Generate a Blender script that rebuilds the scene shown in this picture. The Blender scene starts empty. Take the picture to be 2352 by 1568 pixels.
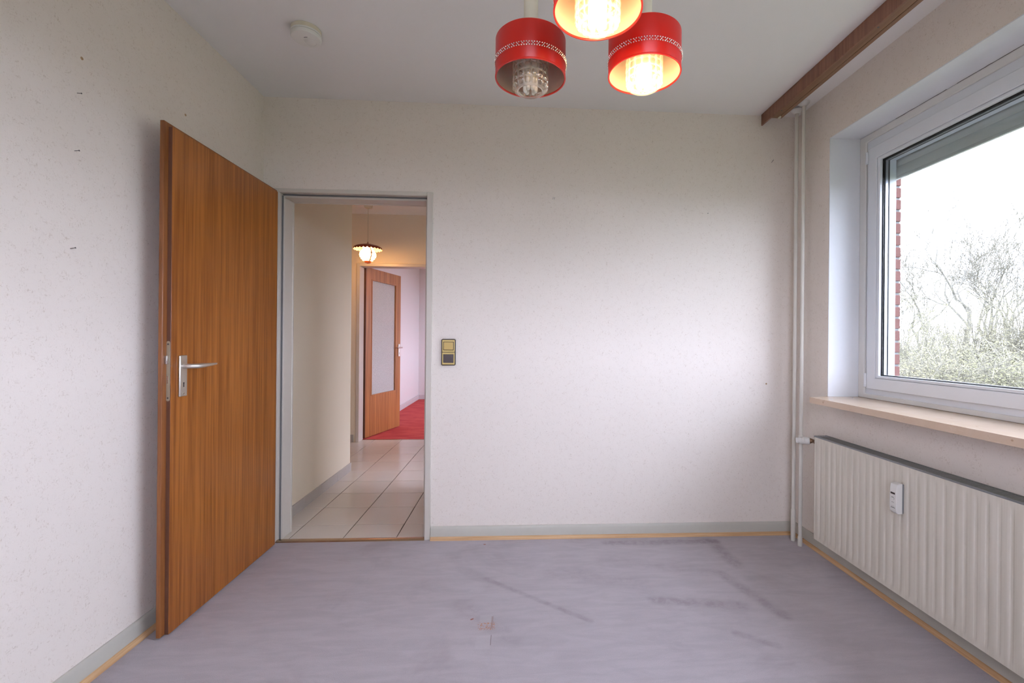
import bpy, bmesh, math, random
from mathutils import Vector, Matrix

S = bpy.context.scene
COL = S.collection
PI = math.pi
W = 3.1037          # room width (x), back wall at y = 0, camera looks towards +y
H = 2.5             # room height

# ------------------------------------------------------------------ camera, sky, exposure
FPX, CX, CY = 1050.0, 1245.92, 780.36
CAM = Vector((1.425, -2.6551, 1.1492))
YAW, PITCH, ROLL = -0.0579, -0.0004, -0.0089


def cam_axes():
    f = Vector((-math.sin(YAW) * math.cos(PITCH), math.cos(YAW) * math.cos(PITCH), math.sin(PITCH)))
    r = Vector((math.cos(YAW), math.sin(YAW), 0))
    d = f.cross(r)
    c, s = math.cos(ROLL), math.sin(ROLL)
    return f, c * r + s * d, -s * r + c * d


CF, CR, CD = cam_axes()
cam_data = bpy.data.cameras.new('camera')
cam = bpy.data.objects.new('camera', cam_data)
COL.objects.link(cam)
m3 = Matrix((CR, -CD, -CF)).transposed()
cam.matrix_world = Matrix.Translation(CAM) @ m3.to_4x4()
cam_data.sensor_width = 36.0
cam_data.lens = FPX * 36.0 / 2352.0
cam_data.shift_x = -(CX - 1176.0) / 2352.0
cam_data.shift_y = (CY - 784.0) / 2352.0
cam_data.clip_start = 0.02
cam_data.clip_end = 500
S.camera = cam

SKY_STRENGTH = 11.0
world = bpy.data.worlds.new('overcast_sky')
S.world = world
world.use_nodes = True
bg = world.node_tree.nodes['Background']
bg.inputs['Color'].default_value = (0.885, 0.890, 1.13, 1)
bg.inputs['Strength'].default_value = SKY_STRENGTH

BULB_STRENGTH = 72.0
HALL_BULB_STRENGTH = 230.0
WARM = (1.0, 0.64, 0.32)

S.view_settings.view_transform = 'Standard'
S.view_settings.look = 'None'
S.view_settings.exposure = 0.0
S.view_settings.gamma = 1.0
S.view_settings.use_curve_mapping = False
S.cycles.use_denoising = True
S.cycles.max_bounces = 8
S.cycles.diffuse_bounces = 4
S.cycles.glossy_bounces = 3
S.cycles.caustics_reflective = False
S.cycles.adaptive_threshold = 0.05
S.cycles.adaptive_min_samples = 20
S.cycles.transparent_max_bounces = 16
S.cycles.sample_clamp_indirect = 6.0

random.seed(4)


# ------------------------------------------------------------------ helpers
class MB:
    """collects shapes (world coordinates) for one mesh object"""

    def __init__(self):
        self.v, self.f = [], []

    def add(self, vs, fs):
        o = len(self.v)
        self.v += [tuple(p) for p in vs]
        self.f += [tuple(i + o for i in q) for q in fs]
        return self

    def box(self, x0, x1, y0, y1, z0, z1):
        x0, x1 = min(x0, x1), max(x0, x1)
        y0, y1 = min(y0, y1), max(y0, y1)
        z0, z1 = min(z0, z1), max(z0, z1)
        return self.add([(x0, y0, z0), (x1, y0, z0), (x1, y1, z0), (x0, y1, z0), (x0, y0, z1), (x1, y0, z1), (x1, y1, z1), (x0, y1, z1)],
                        [(0, 3, 2, 1), (4, 5, 6, 7), (0, 1, 5, 4), (1, 2, 6, 5), (2, 3, 7, 6), (3, 0, 4, 7)])

    def prism(self, poly, axis, a, b):
        """extrude a 2D polygon along axis from a to b; poly in the other two axes in xyz order"""
        def p3(p, t):
            return {'x': (t, p[0], p[1]), 'y': (p[0], t, p[1]), 'z': (p[0], p[1], t)}[axis]
        n = len(poly)
        vs = [p3(p, a) for p in poly] + [p3(p, b) for p in poly]
        fs = [tuple(range(n))[::-1], tuple(range(n, 2 * n))] + [(i, (i + 1) % n, n + (i + 1) % n, n + i) for i in range(n)]
        return self.add(vs, fs)

    def frame(self, axis, a, b, o, i):
        """rectangular ring: o and i are (u0, u1, v0, v1) outer and inner, extruded on axis from a to b"""
        def p3(u, v, t):
            return {'x': (t, u, v), 'y': (u, t, v), 'z': (u, v, t)}[axis]
        O = [(o[0], o[2]), (o[1], o[2]), (o[1], o[3]), (o[0], o[3])]
        I = [(i[0], i[2]), (i[1], i[2]), (i[1], i[3]), (i[0], i[3])]
        vs = [p3(*p, a) for p in O] + [p3(*p, a) for p in I] + [p3(*p, b) for p in O] + [p3(*p, b) for p in I]
        fs = []
        for k in range(4):
            j = (k + 1) % 4
            fs += [(k, j, 4 + j, 4 + k), (8 + k, 12 + k, 12 + j, 8 + j), (k, 8 + k, 8 + j, j), (4 + k, 4 + j, 12 + j, 12 + k)]
        return self.add(vs, fs)

    def lathe(self, c, prof, n=32, axis=(0, 0, 1), close=False):
        """prof: list of (radius, height) along axis from centre c"""
        ax = Vector(axis).normalized()
        u = ax.orthogonal().normalized()
        w = ax.cross(u)
        c = Vector(c)
        vs, fs = [], []
        for r, h in prof:
            for k in range(n):
                t = 2 * PI * k / n
                vs.append(c + ax * h + (u * math.cos(t) + w * math.sin(t)) * r)
        m = len(prof)
        for a in range(m - 1 + (1 if close else 0)):
            b = (a + 1) % m
            for k in range(n):
                j = (k + 1) % n
                fs.append((a * n + k, a * n + j, b * n + j, b * n + k))
        if not close:
            if prof[0][0] > 1e-6:
                fs.append(tuple(range(n))[::-1])
            if prof[-1][0] > 1e-6:
                fs.append(tuple(range((m - 1) * n, m * n)))
        return self.add(vs, fs)

    def tube(self, pts, rad, n=8, cap=True):
        pts = [Vector(p) for p in pts]
        if not hasattr(rad, '__len__'):
            rad = [rad] * len(pts)
        vs, fs = [], []
        prev = None
        for i, p in enumerate(pts):
            d = (pts[min(i + 1, len(pts) - 1)] - pts[max(i - 1, 0)]).normalized()
            if prev is None:
                u = d.orthogonal().normalized()
            else:
                u = (prev - d * prev.dot(d)).normalized()
            prev = u
            w = d.cross(u)
            for k in range(n):
                t = 2 * PI * k / n
                vs.append(p + (u * math.cos(t) + w * math.sin(t)) * rad[i])
        for a in range(len(pts) - 1):
            for k in range(n):
                j = (k + 1) % n
                fs.append((a * n + k, a * n + j, (a + 1) * n + j, (a + 1) * n + k))
        if cap:
            fs.append(tuple(range(n))[::-1])
            fs.append(tuple(range((len(pts) - 1) * n, len(pts) * n)))
        return self.add(vs, fs)

    def build(self, name, mat, parent=None, bevel=0.0, seg=2, smooth=True, fix=True):
        me = bpy.data.meshes.new(name)
        off = parent_offset(parent)
        me.from_pydata([tuple(Vector(p) - off) for p in self.v], [], self.f)
        if fix:
            bm = bmesh.new()
            bm.from_mesh(me)
            bmesh.ops.recalc_face_normals(bm, faces=bm.faces)
            bm.to_mesh(me)
            bm.free()
        me.materials.append(mat)
        if smooth:
            me.polygons.foreach_set('use_smooth', [True] * len(me.polygons))
            me.set_sharp_from_angle(angle=math.radians(38))
        o = bpy.data.objects.new(name, me)
        COL.objects.link(o)
        if parent:
            o.parent = parent
        if bevel:
            b = o.modifiers.new('bevel', 'BEVEL')
            b.width = bevel
            b.segments = seg
            b.limit_method = 'ANGLE'
            b.angle_limit = math.radians(40)
            b.harden_normals = False
        return o


def parent_offset(p):
    off = Vector((0, 0, 0))
    while p is not None:
        off += p.location
        p = p.parent
    return off


def tag(o, label=None, cat=None, group=None, kind=None):
    if label:
        o['label'] = label
    if cat:
        o['category'] = cat
    if group:
        o['group'] = group
    if kind:
        o['kind'] = kind
    return o


def empty(name, loc, label=None, cat=None, group=None, kind=None):
    o = bpy.data.objects.new(name, None)
    o.empty_display_size = 0.05
    COL.objects.link(o)
    o.location = loc
    return tag(o, label, cat, group, kind)


def st(o, label=None):
    return tag(o, label, None, None, 'structure')


# ------------------------------------------------------------------ materials
class NT:
    def __init__(self, name):
        self.m = bpy.data.materials.new(name)
        self.m.use_nodes = True
        self.t = self.m.node_tree
        self.t.nodes.clear()
        self.out = self.n('ShaderNodeOutputMaterial')

    def n(self, typ, **kw):
        nd = self.t.nodes.new(typ)
        for k, v in kw.items():
            setattr(nd, k, v)
        return nd

    def l(self, a, b):
        self.t.links.new(a, b)

    def val(self, sock, v):
        if isinstance(v, bpy.types.NodeSocket):
            self.l(v, sock)
        else:
            if sock.type == 'RGBA' and len(v) == 3:
                v = (*v, 1)
            sock.default_value = v

    def pos(self):
        return self.n('ShaderNodeNewGeometry').outputs['Position']

    def mapping(self, vec, scale=(1, 1, 1), loc=(0, 0, 0), rot=(0, 0, 0)):
        nd = self.n('ShaderNodeMapping')
        self.l(vec, nd.inputs['Vector'])
        nd.inputs['Scale'].default_value = scale
        nd.inputs['Location'].default_value = loc
        nd.inputs['Rotation'].default_value = rot
        return nd.outputs['Vector']

    def noise(self, vec, scale, detail=2, rough=0.5, dist=0.0):
        nd = self.n('ShaderNodeTexNoise')
        self.l(vec, nd.inputs['Vector'])
        nd.inputs['Scale'].default_value = scale
        nd.inputs['Detail'].default_value = detail
        nd.inputs['Roughness'].default_value = rough
        nd.inputs['Distortion'].default_value = dist
        return nd.outputs['Fac']

    def math(self, op, a, b=0.0, c=0.0, clamp=False):
        nd = self.n('ShaderNodeMath', operation=op)
        nd.use_clamp = clamp
        self.val(nd.inputs[0], a)
        self.val(nd.inputs[1], b)
        self.val(nd.inputs[2], c)
        return nd.outputs[0]

    def range(self, v, a, b, c=0.0, d=1.0):
        nd = self.n('ShaderNodeMapRange')
        nd.interpolation_type = 'SMOOTHSTEP'
        self.val(nd.inputs[0], v)
        for i, x in enumerate((a, b, c, d)):
            nd.inputs[i + 1].default_value = x
        return nd.outputs[0]

    def mix(self, f, a, b):
        nd = self.n('ShaderNodeMix', data_type='RGBA')
        self.val(nd.inputs[0], f)
        self.val(nd.inputs[6], a)
        self.val(nd.inputs[7], b)
        return nd.outputs[2]

    def ramp(self, f, stops):
        nd = self.n('ShaderNodeValToRGB')
        e = nd.color_ramp.elements
        while len(e) < len(stops):
            e.new(0.5)
        for k, (p, c) in enumerate(stops):
            e[k].position = p
            e[k].color = (*c, 1)
        self.l(f, nd.inputs[0])
        return nd.outputs[0]

    def xyz(self, vec):
        nd = self.n('ShaderNodeSeparateXYZ')
        self.l(vec, nd.inputs[0])
        return nd.outputs

    def bump(self, h, strength=0.2, dist=0.001):
        nd = self.n('ShaderNodeBump')
        nd.inputs['Strength'].default_value = strength
        nd.inputs['Distance'].default_value = dist
        self.l(h, nd.inputs['Height'])
        return nd.outputs[0]

    def done(self, col, rough=0.5, metal=0.0, spec=0.5, normal=None, **kw):
        p = self.n('ShaderNodeBsdfPrincipled')
        self.val(p.inputs['Base Color'], col)
        self.val(p.inputs['Roughness'], rough)
        p.inputs['Metallic'].default_value = metal
        p.inputs['Specular IOR Level'].default_value = spec
        if normal:
            self.l(normal, p.inputs['Normal'])
        for k, v in kw.items():
            self.val(p.inputs[k], v)
        self.l(p.outputs[0], self.out.inputs['Surface'])
        self.p = p
        return self.m


def plain(name, col, rough=0.5, metal=0.0, spec=0.5, var=0.06, scale=30.0, bump=0.0):
    t = NT(name)
    f = t.noise(t.pos(), scale, 3)
    c = t.mix(f, tuple(x * (1 - var) for x in col), tuple(min(1, x * (1 + var)) for x in col))
    nm = t.bump(f, bump) if bump else None
    return t.done(c, rough, metal, spec, nm)


def wallpaper(name, base, fleck, amount=0.55):
    t = NT(name)
    p = t.pos()
    warp = t.noise(p, 34, 4, 0.6)
    # fibre flecks: fine noise, stretched two ways, gated by a coarser noise
    f1 = t.noise(t.mapping(p, (1, 1, 0.45), rot=(0.5, 0.4, 0.3)), 250, 3, 0.55, 0.6)
    f2 = t.noise(t.mapping(p, (0.45, 0.45, 1), rot=(0.3, 0.7, 0.2)), 220, 3, 0.55, 0.8)
    fl = t.math('MAXIMUM', t.range(f1, 0.56, 0.70), t.range(f2, 0.57, 0.71))
    gate = t.range(warp, 0.38, 0.66)
    k = t.math('MULTIPLY', fl, t.math('MULTIPLY', gate, amount), clamp=True)
    blot = t.noise(p, 3.0, 4, 0.6)
    b = t.mix(blot, tuple(x * 0.97 for x in base), tuple(min(1, x * 1.02) for x in base))
    c = t.mix(k, b, fleck)
    nm = t.bump(t.math('ADD', t.noise(p, 260, 3), t.math('MULTIPLY', f1, 0.7)), 0.28, 0.0012)
    return t.done(c, 0.88, 0, 0.25, nm)


def wood(name, dark, light, grain_axis='z', across='y', period=0.028, rough=0.32, fine=1.0, coat=0.0):
    """ribbon-striped veneer; grain runs along grain_axis, stripes alternate along `across`"""
    t = NT(name)
    p = t.pos()
    sc = {'x': [1, 1, 1], 'y': [1, 1, 1], 'z': [1, 1, 1]}
    s1 = [1.0, 1.0, 1.0]
    gi = 'xyz'.index(grain_axis)
    s1[gi] = 0.035
    broad = t.noise(t.mapping(p, tuple(s1)), 1.0 / period, 2, 0.55, 0.25)
    s2 = [1.0, 1.0, 1.0]
    s2[gi] = 0.02
    mid = t.noise(t.mapping(p, tuple(s2), loc=(3, 5, 1)), 3.2 / period, 3, 0.6, 0.1)
    s3 = [1.0, 1.0, 1.0]
    s3[gi] = 0.04
    finen = t.noise(t.mapping(p, tuple(s3), loc=(7, 2, 9)), 24 / period, 2, 0.5)
    big = t.noise(t.mapping(p, (1.6, 1.6, 0.7)), 1.3, 2)
    k = t.math('ADD', t.math('MULTIPLY', t.range(broad, 0.3, 0.7), 0.30), t.math('MULTIPLY', t.range(mid, 0.36, 0.64), 0.50))
    k = t.math('ADD', k, t.math('MULTIPLY', finen, 0.22 * fine))
    k = t.math('ADD', k, t.math('MULTIPLY', t.math('SUBTRACT', big, 0.5), 0.35), clamp=True)
    c = t.ramp(k, [(0.12, dark), (0.5, tuple((a + b) / 2 for a, b in zip(dark, light))), (0.9, light)])
    nm = t.bump(finen, 0.06, 0.0006)
    return t.done(c, rough, 0, 0.5, nm)


M = {}
M['wallpaper'] = wallpaper('wallpaper', (0.845, 0.775, 0.703), (0.48, 0.38, 0.28), 0.48)
M['ceiling'] = plain('ceiling_paint', (0.88, 0.865, 0.85), 0.9, spec=0.2, var=0.015, scale=200, bump=0.08)
M['white_plaster'] = plain('reveal_paint', (0.82, 0.845, 0.875), 0.75, spec=0.3, var=0.015, scale=60, bump=0.04)
M['hall_paint'] = plain('hall_paint', (0.83, 0.75, 0.60), 0.8, spec=0.25, var=0.012, scale=80, bump=0.05)
M['lilac_paint'] = plain('far_room_paint', (0.80, 0.79, 0.785), 0.85, spec=0.2, var=0.012, scale=80)
M['baseboard'] = plain('grey_baseboard_paint', (0.55, 0.53, 0.465), 0.42, var=0.03, scale=40)
M['frame_paint'] = plain('grey_steel_frame_paint', (0.64, 0.595, 0.525), 0.38, var=0.015, scale=50)
M['gasket'] = plain('grey_rubber', (0.16, 0.16, 0.165), 0.6)
M['black'] = plain('black_rubber', (0.02, 0.02, 0.022), 0.5)
M['pine'] = wood('pine_strip', (0.52, 0.30, 0.14), (0.70, 0.46, 0.25), 'y', 'x', 0.02, 0.5)
M['pine_x'] = wood('pine_strip_back', (0.52, 0.30, 0.14), (0.70, 0.46, 0.25), 'x', 'y', 0.02, 0.5)
M['door'] = wood('sapele_veneer', (0.235, 0.066, 0.010), (0.43, 0.152, 0.028), 'z', 'y', 0.030, 0.30)
M['door_lip'] = wood('sapele_edge', (0.20, 0.065, 0.018), (0.32, 0.12, 0.035), 'z', 'y', 0.02, 0.35)
M['door_edge'] = plain('brown_edge_lacquer', (0.15, 0.065, 0.04), 0.4, var=0.12, scale=25)
M['far_door'] = wood('teak_veneer', (0.30, 0.105, 0.030), (0.53, 0.23, 0.078), 'z', 'y', 0.05, 0.35)
M['rail_wood'] = wood('rail_veneer', (0.19, 0.078, 0.045), (0.29, 0.128, 0.075), 'z', 'y', 0.06, 0.42)
M['rail_under'] = wood('rail_underside', (0.20, 0.10, 0.05), (0.28, 0.15, 0.082), 'y', 'x', 0.05, 0.4)
M['alu'] = plain('brushed_aluminium', (0.74, 0.71, 0.66), 0.42, 1.0, var=0.04, scale=120)
M['lock'] = plain('lock_plate_lacquer', (0.46, 0.40, 0.29), 0.42, 0.35, var=0.05)
M['steel'] = plain('nickel_steel', (0.75, 0.74, 0.72), 0.25, 1.0)
M['nail'] = plain('nail_steel', (0.14, 0.13, 0.13), 0.4, 0.6)
M['plug'] = plain('beige_plug', (0.50, 0.34, 0.20), 0.6)
M['brass'] = plain('old_brass', (0.30, 0.19, 0.12), 0.4, 0.9, var=0.2, scale=60)
M['upvc'] = plain('white_upvc', (0.80, 0.835, 0.88), 0.28, var=0.008)
M['upvc_old'] = plain('aged_white_trim', (0.79, 0.785, 0.76), 0.4, var=0.03, scale=12)
M['spacer'] = plain('spacer_bar', (0.45, 0.47, 0.5), 0.3, 0.8)
M['shutter'] = plain('grey_shutter_slats', (0.78, 0.79, 0.80), 0.45, var=0.01)
M['plastic'] = plain('white_plastic', (0.80, 0.79, 0.75), 0.35, var=0.01)
M['cream_plastic'] = plain('cream_plastic', (0.72, 0.66, 0.52), 0.35, var=0.01)
M['pipe'] = plain('cream_pipe_paint', (0.72, 0.69, 0.62), 0.32, var=0.02, scale=14)
M['gold'] = plain('gold_beige_plastic', (0.62, 0.47, 0.17), 0.35, 0.25, var=0.02)
M['gold_dark'] = plain('gold_rocker_plastic', (0.55, 0.39, 0.135), 0.32, 0.25, var=0.02)
M['brown_plastic'] = plain('dark_brown_plastic', (0.035, 0.022, 0.018), 0.3)
M['socket'] = plain('socket_insert', (0.075, 0.055, 0.055), 0.3)
M['print'] = plain('printed_ink', (0.09, 0.08, 0.08), 0.5)
M['brick'] = plain('red_brick', (0.17, 0.075, 0.065), 0.85, spec=0.2, var=0.25, scale=18, bump=0.25)
M['mortar'] = plain('grey_mortar', (0.22, 0.225, 0.23), 0.9, spec=0.1, var=0.08, scale=80)
M['tile'] = plain('glazed_floor_tile', (0.74, 0.68, 0.60), 0.16, var=0.05, scale=5)
M['grout'] = plain('brown_grout', (0.07, 0.05, 0.038), 0.9)
M['skirt_tile'] = plain('grey_skirting_tile', (0.50, 0.47, 0.43), 0.2, var=0.05, scale=9)
M['threshold'] = plain('bronze_threshold', (0.46, 0.33, 0.22), 0.25, 0.8, var=0.1, scale=12)
M['far_base'] = plain('far_room_baseboard', (0.66, 0.63, 0.64), 0.45)


def radiator_mat():
    t = NT('radiator_enamel')
    p = t.pos()
    stripes = t.noise(t.mapping(p, (1, 1, 0.02)), 60, 3, 0.6)
    c = t.mix(t.range(stripes, 0.35, 0.65), (0.67, 0.625, 0.53), (0.74, 0.695, 0.605))
    return t.done(c, 0.35, 0, 0.5)


M['radiator'] = radiator_mat()
M['grille'] = plain('dark_grey_grille', (0.21, 0.21, 0.195), 0.4, 0.3, var=0.1, scale=60)
M['grille_edge'] = plain('grille_edge', (0.27, 0.28, 0.29), 0.35, 0.4)


def marble():
    t = NT('jura_marble')
    p = t.pos()
    n1 = t.noise(p, 9, 5, 0.6, 0.4)
    sp = t.range(t.noise(p, 34, 3, 0.5, 0.6), 0.66, 0.74)
    vein = t.range(t.noise(t.mapping(p, (1, 0.5, 1)), 16, 4, 0.6, 1.2), 0.62, 0.70)
    c = t.mix(n1, (0.62, 0.45, 0.31), (0.72, 0.56, 0.42))
    c = t.mix(t.math('MULTIPLY', sp, 0.55), c, (0.36, 0.20, 0.10))
    c = t.mix(t.math('MULTIPLY', vein, 0.25), c, (0.80, 0.68, 0.56))
    return t.done(c, 0.12, 0, 0.8)


M['marble'] = marble()


def carpet_mat():
    t = NT('taupe_carpet')
    p = t.pos()
    x, y, z = t.xyz(p)

    def seg(ax, ay, bx, by, w):
        """soft mask round a line on the floor"""
        L2 = (bx - ax) ** 2 + (by - ay) ** 2
        k = t.math('ADD', t.math('MULTIPLY', t.math('SUBTRACT', x, ax), (bx - ax) / L2), t.math('MULTIPLY', t.math('SUBTRACT', y, ay), (by - ay) / L2), clamp=True)
        dx = t.math('SUBTRACT', x, t.math('MULTIPLY_ADD', k, bx - ax, ax))
        dy = t.math('SUBTRACT', y, t.math('MULTIPLY_ADD', k, by - ay, ay))
        d = t.math('SQRT', t.math('ADD', t.math('MULTIPLY', dx, dx), t.math('MULTIPLY', dy, dy)))
        return t.range(d, w * 0.15, w, 1, 0)

    def rect(x0, x1, y0, y1, s=0.004):
        a = t.math('MULTIPLY', t.range(x, x0 - s, x0 + s), t.range(x, x1 - s, x1 + s, 1, 0))
        b = t.math('MULTIPLY', t.range(y, y0 - s, y0 + s), t.range(y, y1 - s, y1 + s, 1, 0))
        return t.math('MULTIPLY', a, b)

    pile = t.noise(p, 420, 3, 0.6)
    brush = t.noise(t.mapping(p, (0.35, 1.6, 1), rot=(0, 0, 0.12)), 14, 5, 0.65, 0.6)
    blot = t.noise(p, 2.2, 5, 0.62, 0.8)
    c = t.mix(t.range(brush, 0.3, 0.7), (0.435, 0.392, 0.412), (0.495, 0.448, 0.470))
    c = t.mix(t.math('MULTIPLY', t.range(blot, 0.52, 0.72), 0.28), c, (0.27, 0.225, 0.235))
    c = t.mix(t.math('MULTIPLY', t.range(pile, 0.35, 0.65), 0.22), c, (0.24, 0.21, 0.21))
    dirt = t.range(t.noise(p, 26, 4, 0.7, 0.5), 0.42, 0.62)
    for (ax, ay, bx, by, w, k) in ((1.29, -0.45, 1.74, -0.80, 0.022, 0.45), (1.95, -0.09, 2.58, -0.09, 0.05, 0.55), (2.55, -0.08, 2.57, -0.36, 0.06, 0.5),
                                   (2.05, -0.66, 2.42, -0.72, 0.05, 0.5), (2.45, -0.45, 2.56, -0.80, 0.05, 0.45), (1.62, -0.40, 2.02, -0.52, 0.10, 0.22),
                                   (1.20, -0.66, 1.42, -0.90, 0.07, 0.22), (1.9, -0.30, 2.4, -0.42, 0.08, 0.2), (2.30, -0.90, 2.42, -0.98, 0.03, 0.4)):
        msk = t.math('MULTIPLY', seg(ax, ay, bx, by, w), t.math('MULTIPLY_ADD', dirt, 0.5, 0.5))
        c = t.mix(t.math('MULTIPLY', msk, k), c, (0.235, 0.185, 0.20))
    # worn patch with bare orange backing
    c = t.mix(t.math('MULTIPLY', rect(1.287, 1.338, -0.805, -0.74), 0.28), c, (0.52, 0.49, 0.50))
    c = t.mix(t.math('MULTIPLY', rect(1.283, 1.338, -0.95, -0.872), 0.28), c, (0.50, 0.47, 0.48))
    c = t.mix(t.math('MULTIPLY', rect(1.338, 1.3405, -0.93, -0.87, 0.001), 0.8), c, (0.18, 0.13, 0.12))
    fib = t.range(t.noise(p, 150, 3, 0.6, 1.0), 0.50, 0.60)
    c = t.mix(t.math('MULTIPLY', rect(1.284, 1.352, -0.838, -0.79, 0.008), fib), c, (0.45, 0.19, 0.07))
    c = t.mix(t.math('MULTIPLY', rect(1.335, 1.342, -0.83, -0.75, 0.003), 0.5), c, (0.28, 0.16, 0.10))
    c = t.mix(seg(1.252, -0.768, 1.258, -0.764, 0.006), c, (0.30, 0.08, 0.03))
    c = t.mix(seg(1.258, -0.080, 1.262, -0.080, 0.008), c, (0.30, 0.10, 0.04))
    c = t.mix(t.math('MULTIPLY', seg(2.82, -0.20, 3.05, -0.30, 0.006), 0.35), c, (0.55, 0.48, 0.46))
    h = t.math('ADD', t.math('MULTIPLY', pile, 1.0), t.math('MULTIPLY', brush, 0.2))
    nm = t.bump(h, 0.4, 0.003)
    return t.done(c, 0.95, 0, 0.1, nm, **{'Sheen Weight': 0.15, 'Sheen Roughness': 0.6})


M['carpet'] = carpet_mat()


def red_carpet():
    t = NT('red_carpet')
    p = t.pos()
    brush = t.noise(t.mapping(p, (0.5, 1.3, 1), rot=(0, 0, 0.3)), 7, 4, 0.6, 0.5)
    c = t.mix(t.range(brush, 0.3, 0.7), (0.56, 0.075, 0.080), (0.68, 0.125, 0.115))
    return t.done(c, 0.95, 0, 0.1, t.bump(t.noise(p, 300, 2), 0.4, 0.003))


M['red_carpet'] = red_carpet()


def glass_mat(name, tint=(1, 1, 1), refl=0.09, rough=0.0, bump=None, edge=0.55):
    t = NT(name)
    tr = t.n('ShaderNodeBsdfTransparent')
    tr.inputs['Color'].default_value = (*tint, 1)
    gl = t.n('ShaderNodeBsdfGlossy')
    gl.inputs['Roughness'].default_value = rough
    fr = t.n('ShaderNodeLayerWeight')
    fr.inputs['Blend'].default_value = 0.5
    if bump:
        p = t.pos()
        nm = t.bump(t.noise(p, bump[0], 2), bump[1], bump[2])
        t.l(nm, gl.inputs['Normal'])
        t.l(nm, fr.inputs['Normal'])
    f = t.math('MULTIPLY_ADD', t.math('POWER', fr.outputs['Facing'], 4.0), edge, refl * 0.35, clamp=True)
    mx = t.n('ShaderNodeMixShader')
    t.l(f, mx.inputs[0])
    t.l(tr.outputs[0], mx.inputs[1])
    t.l(gl.outputs[0], mx.inputs[2])
    t.l(mx.outputs[0], t.out.inputs['Surface'])
    return t.m


M['glass'] = glass_mat('window_glass', (0.95, 0.97, 0.965))
M['clear_plate'] = glass_mat('clear_acrylic', (1.0, 1.0, 1.0), 0.02, edge=0.15)


def crystal_mat():
    """pressed glass: clear pillows, milky where the pressed ridges between them make the wall thicker"""
    t = NT('pressed_crystal')
    at = t.n('ShaderNodeAttribute', attribute_name='ridge')
    rg = at.outputs['Fac']
    tr = t.n('ShaderNodeBsdfTransparent')
    tr.inputs['Color'].default_value = (0.97, 0.95, 0.91, 1)
    gl = t.n('ShaderNodeBsdfGlossy')
    gl.inputs['Roughness'].default_value = 0.07
    gl.inputs['Color'].default_value = (1.0, 0.97, 0.92, 1)
    df = t.n('ShaderNodeBsdfTranslucent')
    df.inputs['Color'].default_value = (0.95, 0.90, 0.80, 1)
    d2 = t.n('ShaderNodeBsdfDiffuse')
    d2.inputs['Color'].default_value = (0.92, 0.88, 0.78, 1)
    md = t.n('ShaderNodeMixShader')
    t.l(df.outputs[0], md.inputs[1])
    t.l(d2.outputs[0], md.inputs[2])
    m1 = t.n('ShaderNodeMixShader')
    t.l(t.range(rg, 0.15, 0.9, 0.07, 0.42), m1.inputs[0])
    t.l(tr.outputs[0], m1.inputs[1])
    t.l(md.outputs[0], m1.inputs[2])
    lw = t.n('ShaderNodeLayerWeight')
    lw.inputs['Blend'].default_value = 0.5
    f = t.math('MULTIPLY_ADD', t.math('POWER', lw.outputs['Facing'], 2.0), 0.6, 0.10, clamp=True)
    m2 = t.n('ShaderNodeMixShader')
    t.l(f, m2.inputs[0])
    t.l(m1.outputs[0], m2.inputs[1])
    t.l(gl.outputs[0], m2.inputs[2])
    t.l(m2.outputs[0], t.out.inputs['Surface'])
    return t.m


M['crystal'] = crystal_mat()


def frosted_mat():
    t = NT('rippled_door_glass')
    p = t.pos()
    n = t.noise(p, 170, 2, 0.5, 0.4)
    nm = t.bump(n, 1.0, 0.012)
    df = t.n('ShaderNodeBsdfTranslucent')
    df.inputs['Color'].default_value = (0.74, 0.79, 0.80, 1)
    d2 = t.n('ShaderNodeBsdfDiffuse')
    c = t.mix(t.range(n, 0.4, 0.62), (0.74, 0.79, 0.77), (0.93, 0.96, 0.94))
    t.l(c, d2.inputs['Color'])
    gl = t.n('ShaderNodeBsdfGlossy')
    gl.inputs['Roughness'].default_value = 0.12
    for q in (d2, gl):
        t.l(nm, q.inputs['Normal'])
    m1 = t.n('ShaderNodeMixShader')
    m1.inputs[0].default_value = 0.85
    t.l(df.outputs[0], m1.inputs[1])
    t.l(d2.outputs[0], m1.inputs[2])
    m2 = t.n('ShaderNodeMixShader')
    m2.inputs[0].default_value = 0.22
    t.l(m1.outputs[0], m2.inputs[1])
    t.l(gl.outputs[0], m2.inputs[2])
    t.l(m2.outputs[0], t.out.inputs['Surface'])
    return t.m


M['frosted'] = frosted_mat()


def shade_mat(name, col, trans, rough, spec):
    t = NT(name)
    p = t.n('ShaderNodeBsdfPrincipled')
    p.inputs['Base Color'].default_value = (*col, 1)
    p.inputs['Roughness'].default_value = rough
    p.inputs['Specular IOR Level'].default_value = spec
    p.inputs['Sheen Weight'].default_value = 0.3 if rough > 0.2 else 0.0
    weave = t.noise(t.mapping(t.pos(), (1, 1, 0.1)), 900, 2)
    t.l(t.bump(weave, 0.15, 0.0006), p.inputs['Normal'])
    tl = t.n('ShaderNodeBsdfTranslucent')
    tl.inputs['Color'].default_value = (*trans, 1)
    mx = t.n('ShaderNodeMixShader')
    mx.inputs[0].default_value = 0.48
    t.l(p.outputs[0], mx.inputs[1])
    t.l(tl.outputs[0], mx.inputs[2])
    t.l(mx.outputs[0], t.out.inputs['Surface'])
    return t.m


M['red_satin'] = shade_mat('red_satin', (0.74, 0.026, 0.014), (0.95, 0.11, 0.03), 0.30, 0.7)
M['lining'] = shade_mat('cream_shade_lining', (0.88, 0.80, 0.69), (0.80, 0.66, 0.48), 0.6, 0.3)
M['bead'] = plain('silver_beads', (0.86, 0.83, 0.78), 0.22, 0.7)
M['tube_beige'] = plain('beige_lamp_tube', (0.66, 0.62, 0.48), 0.35)


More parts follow.
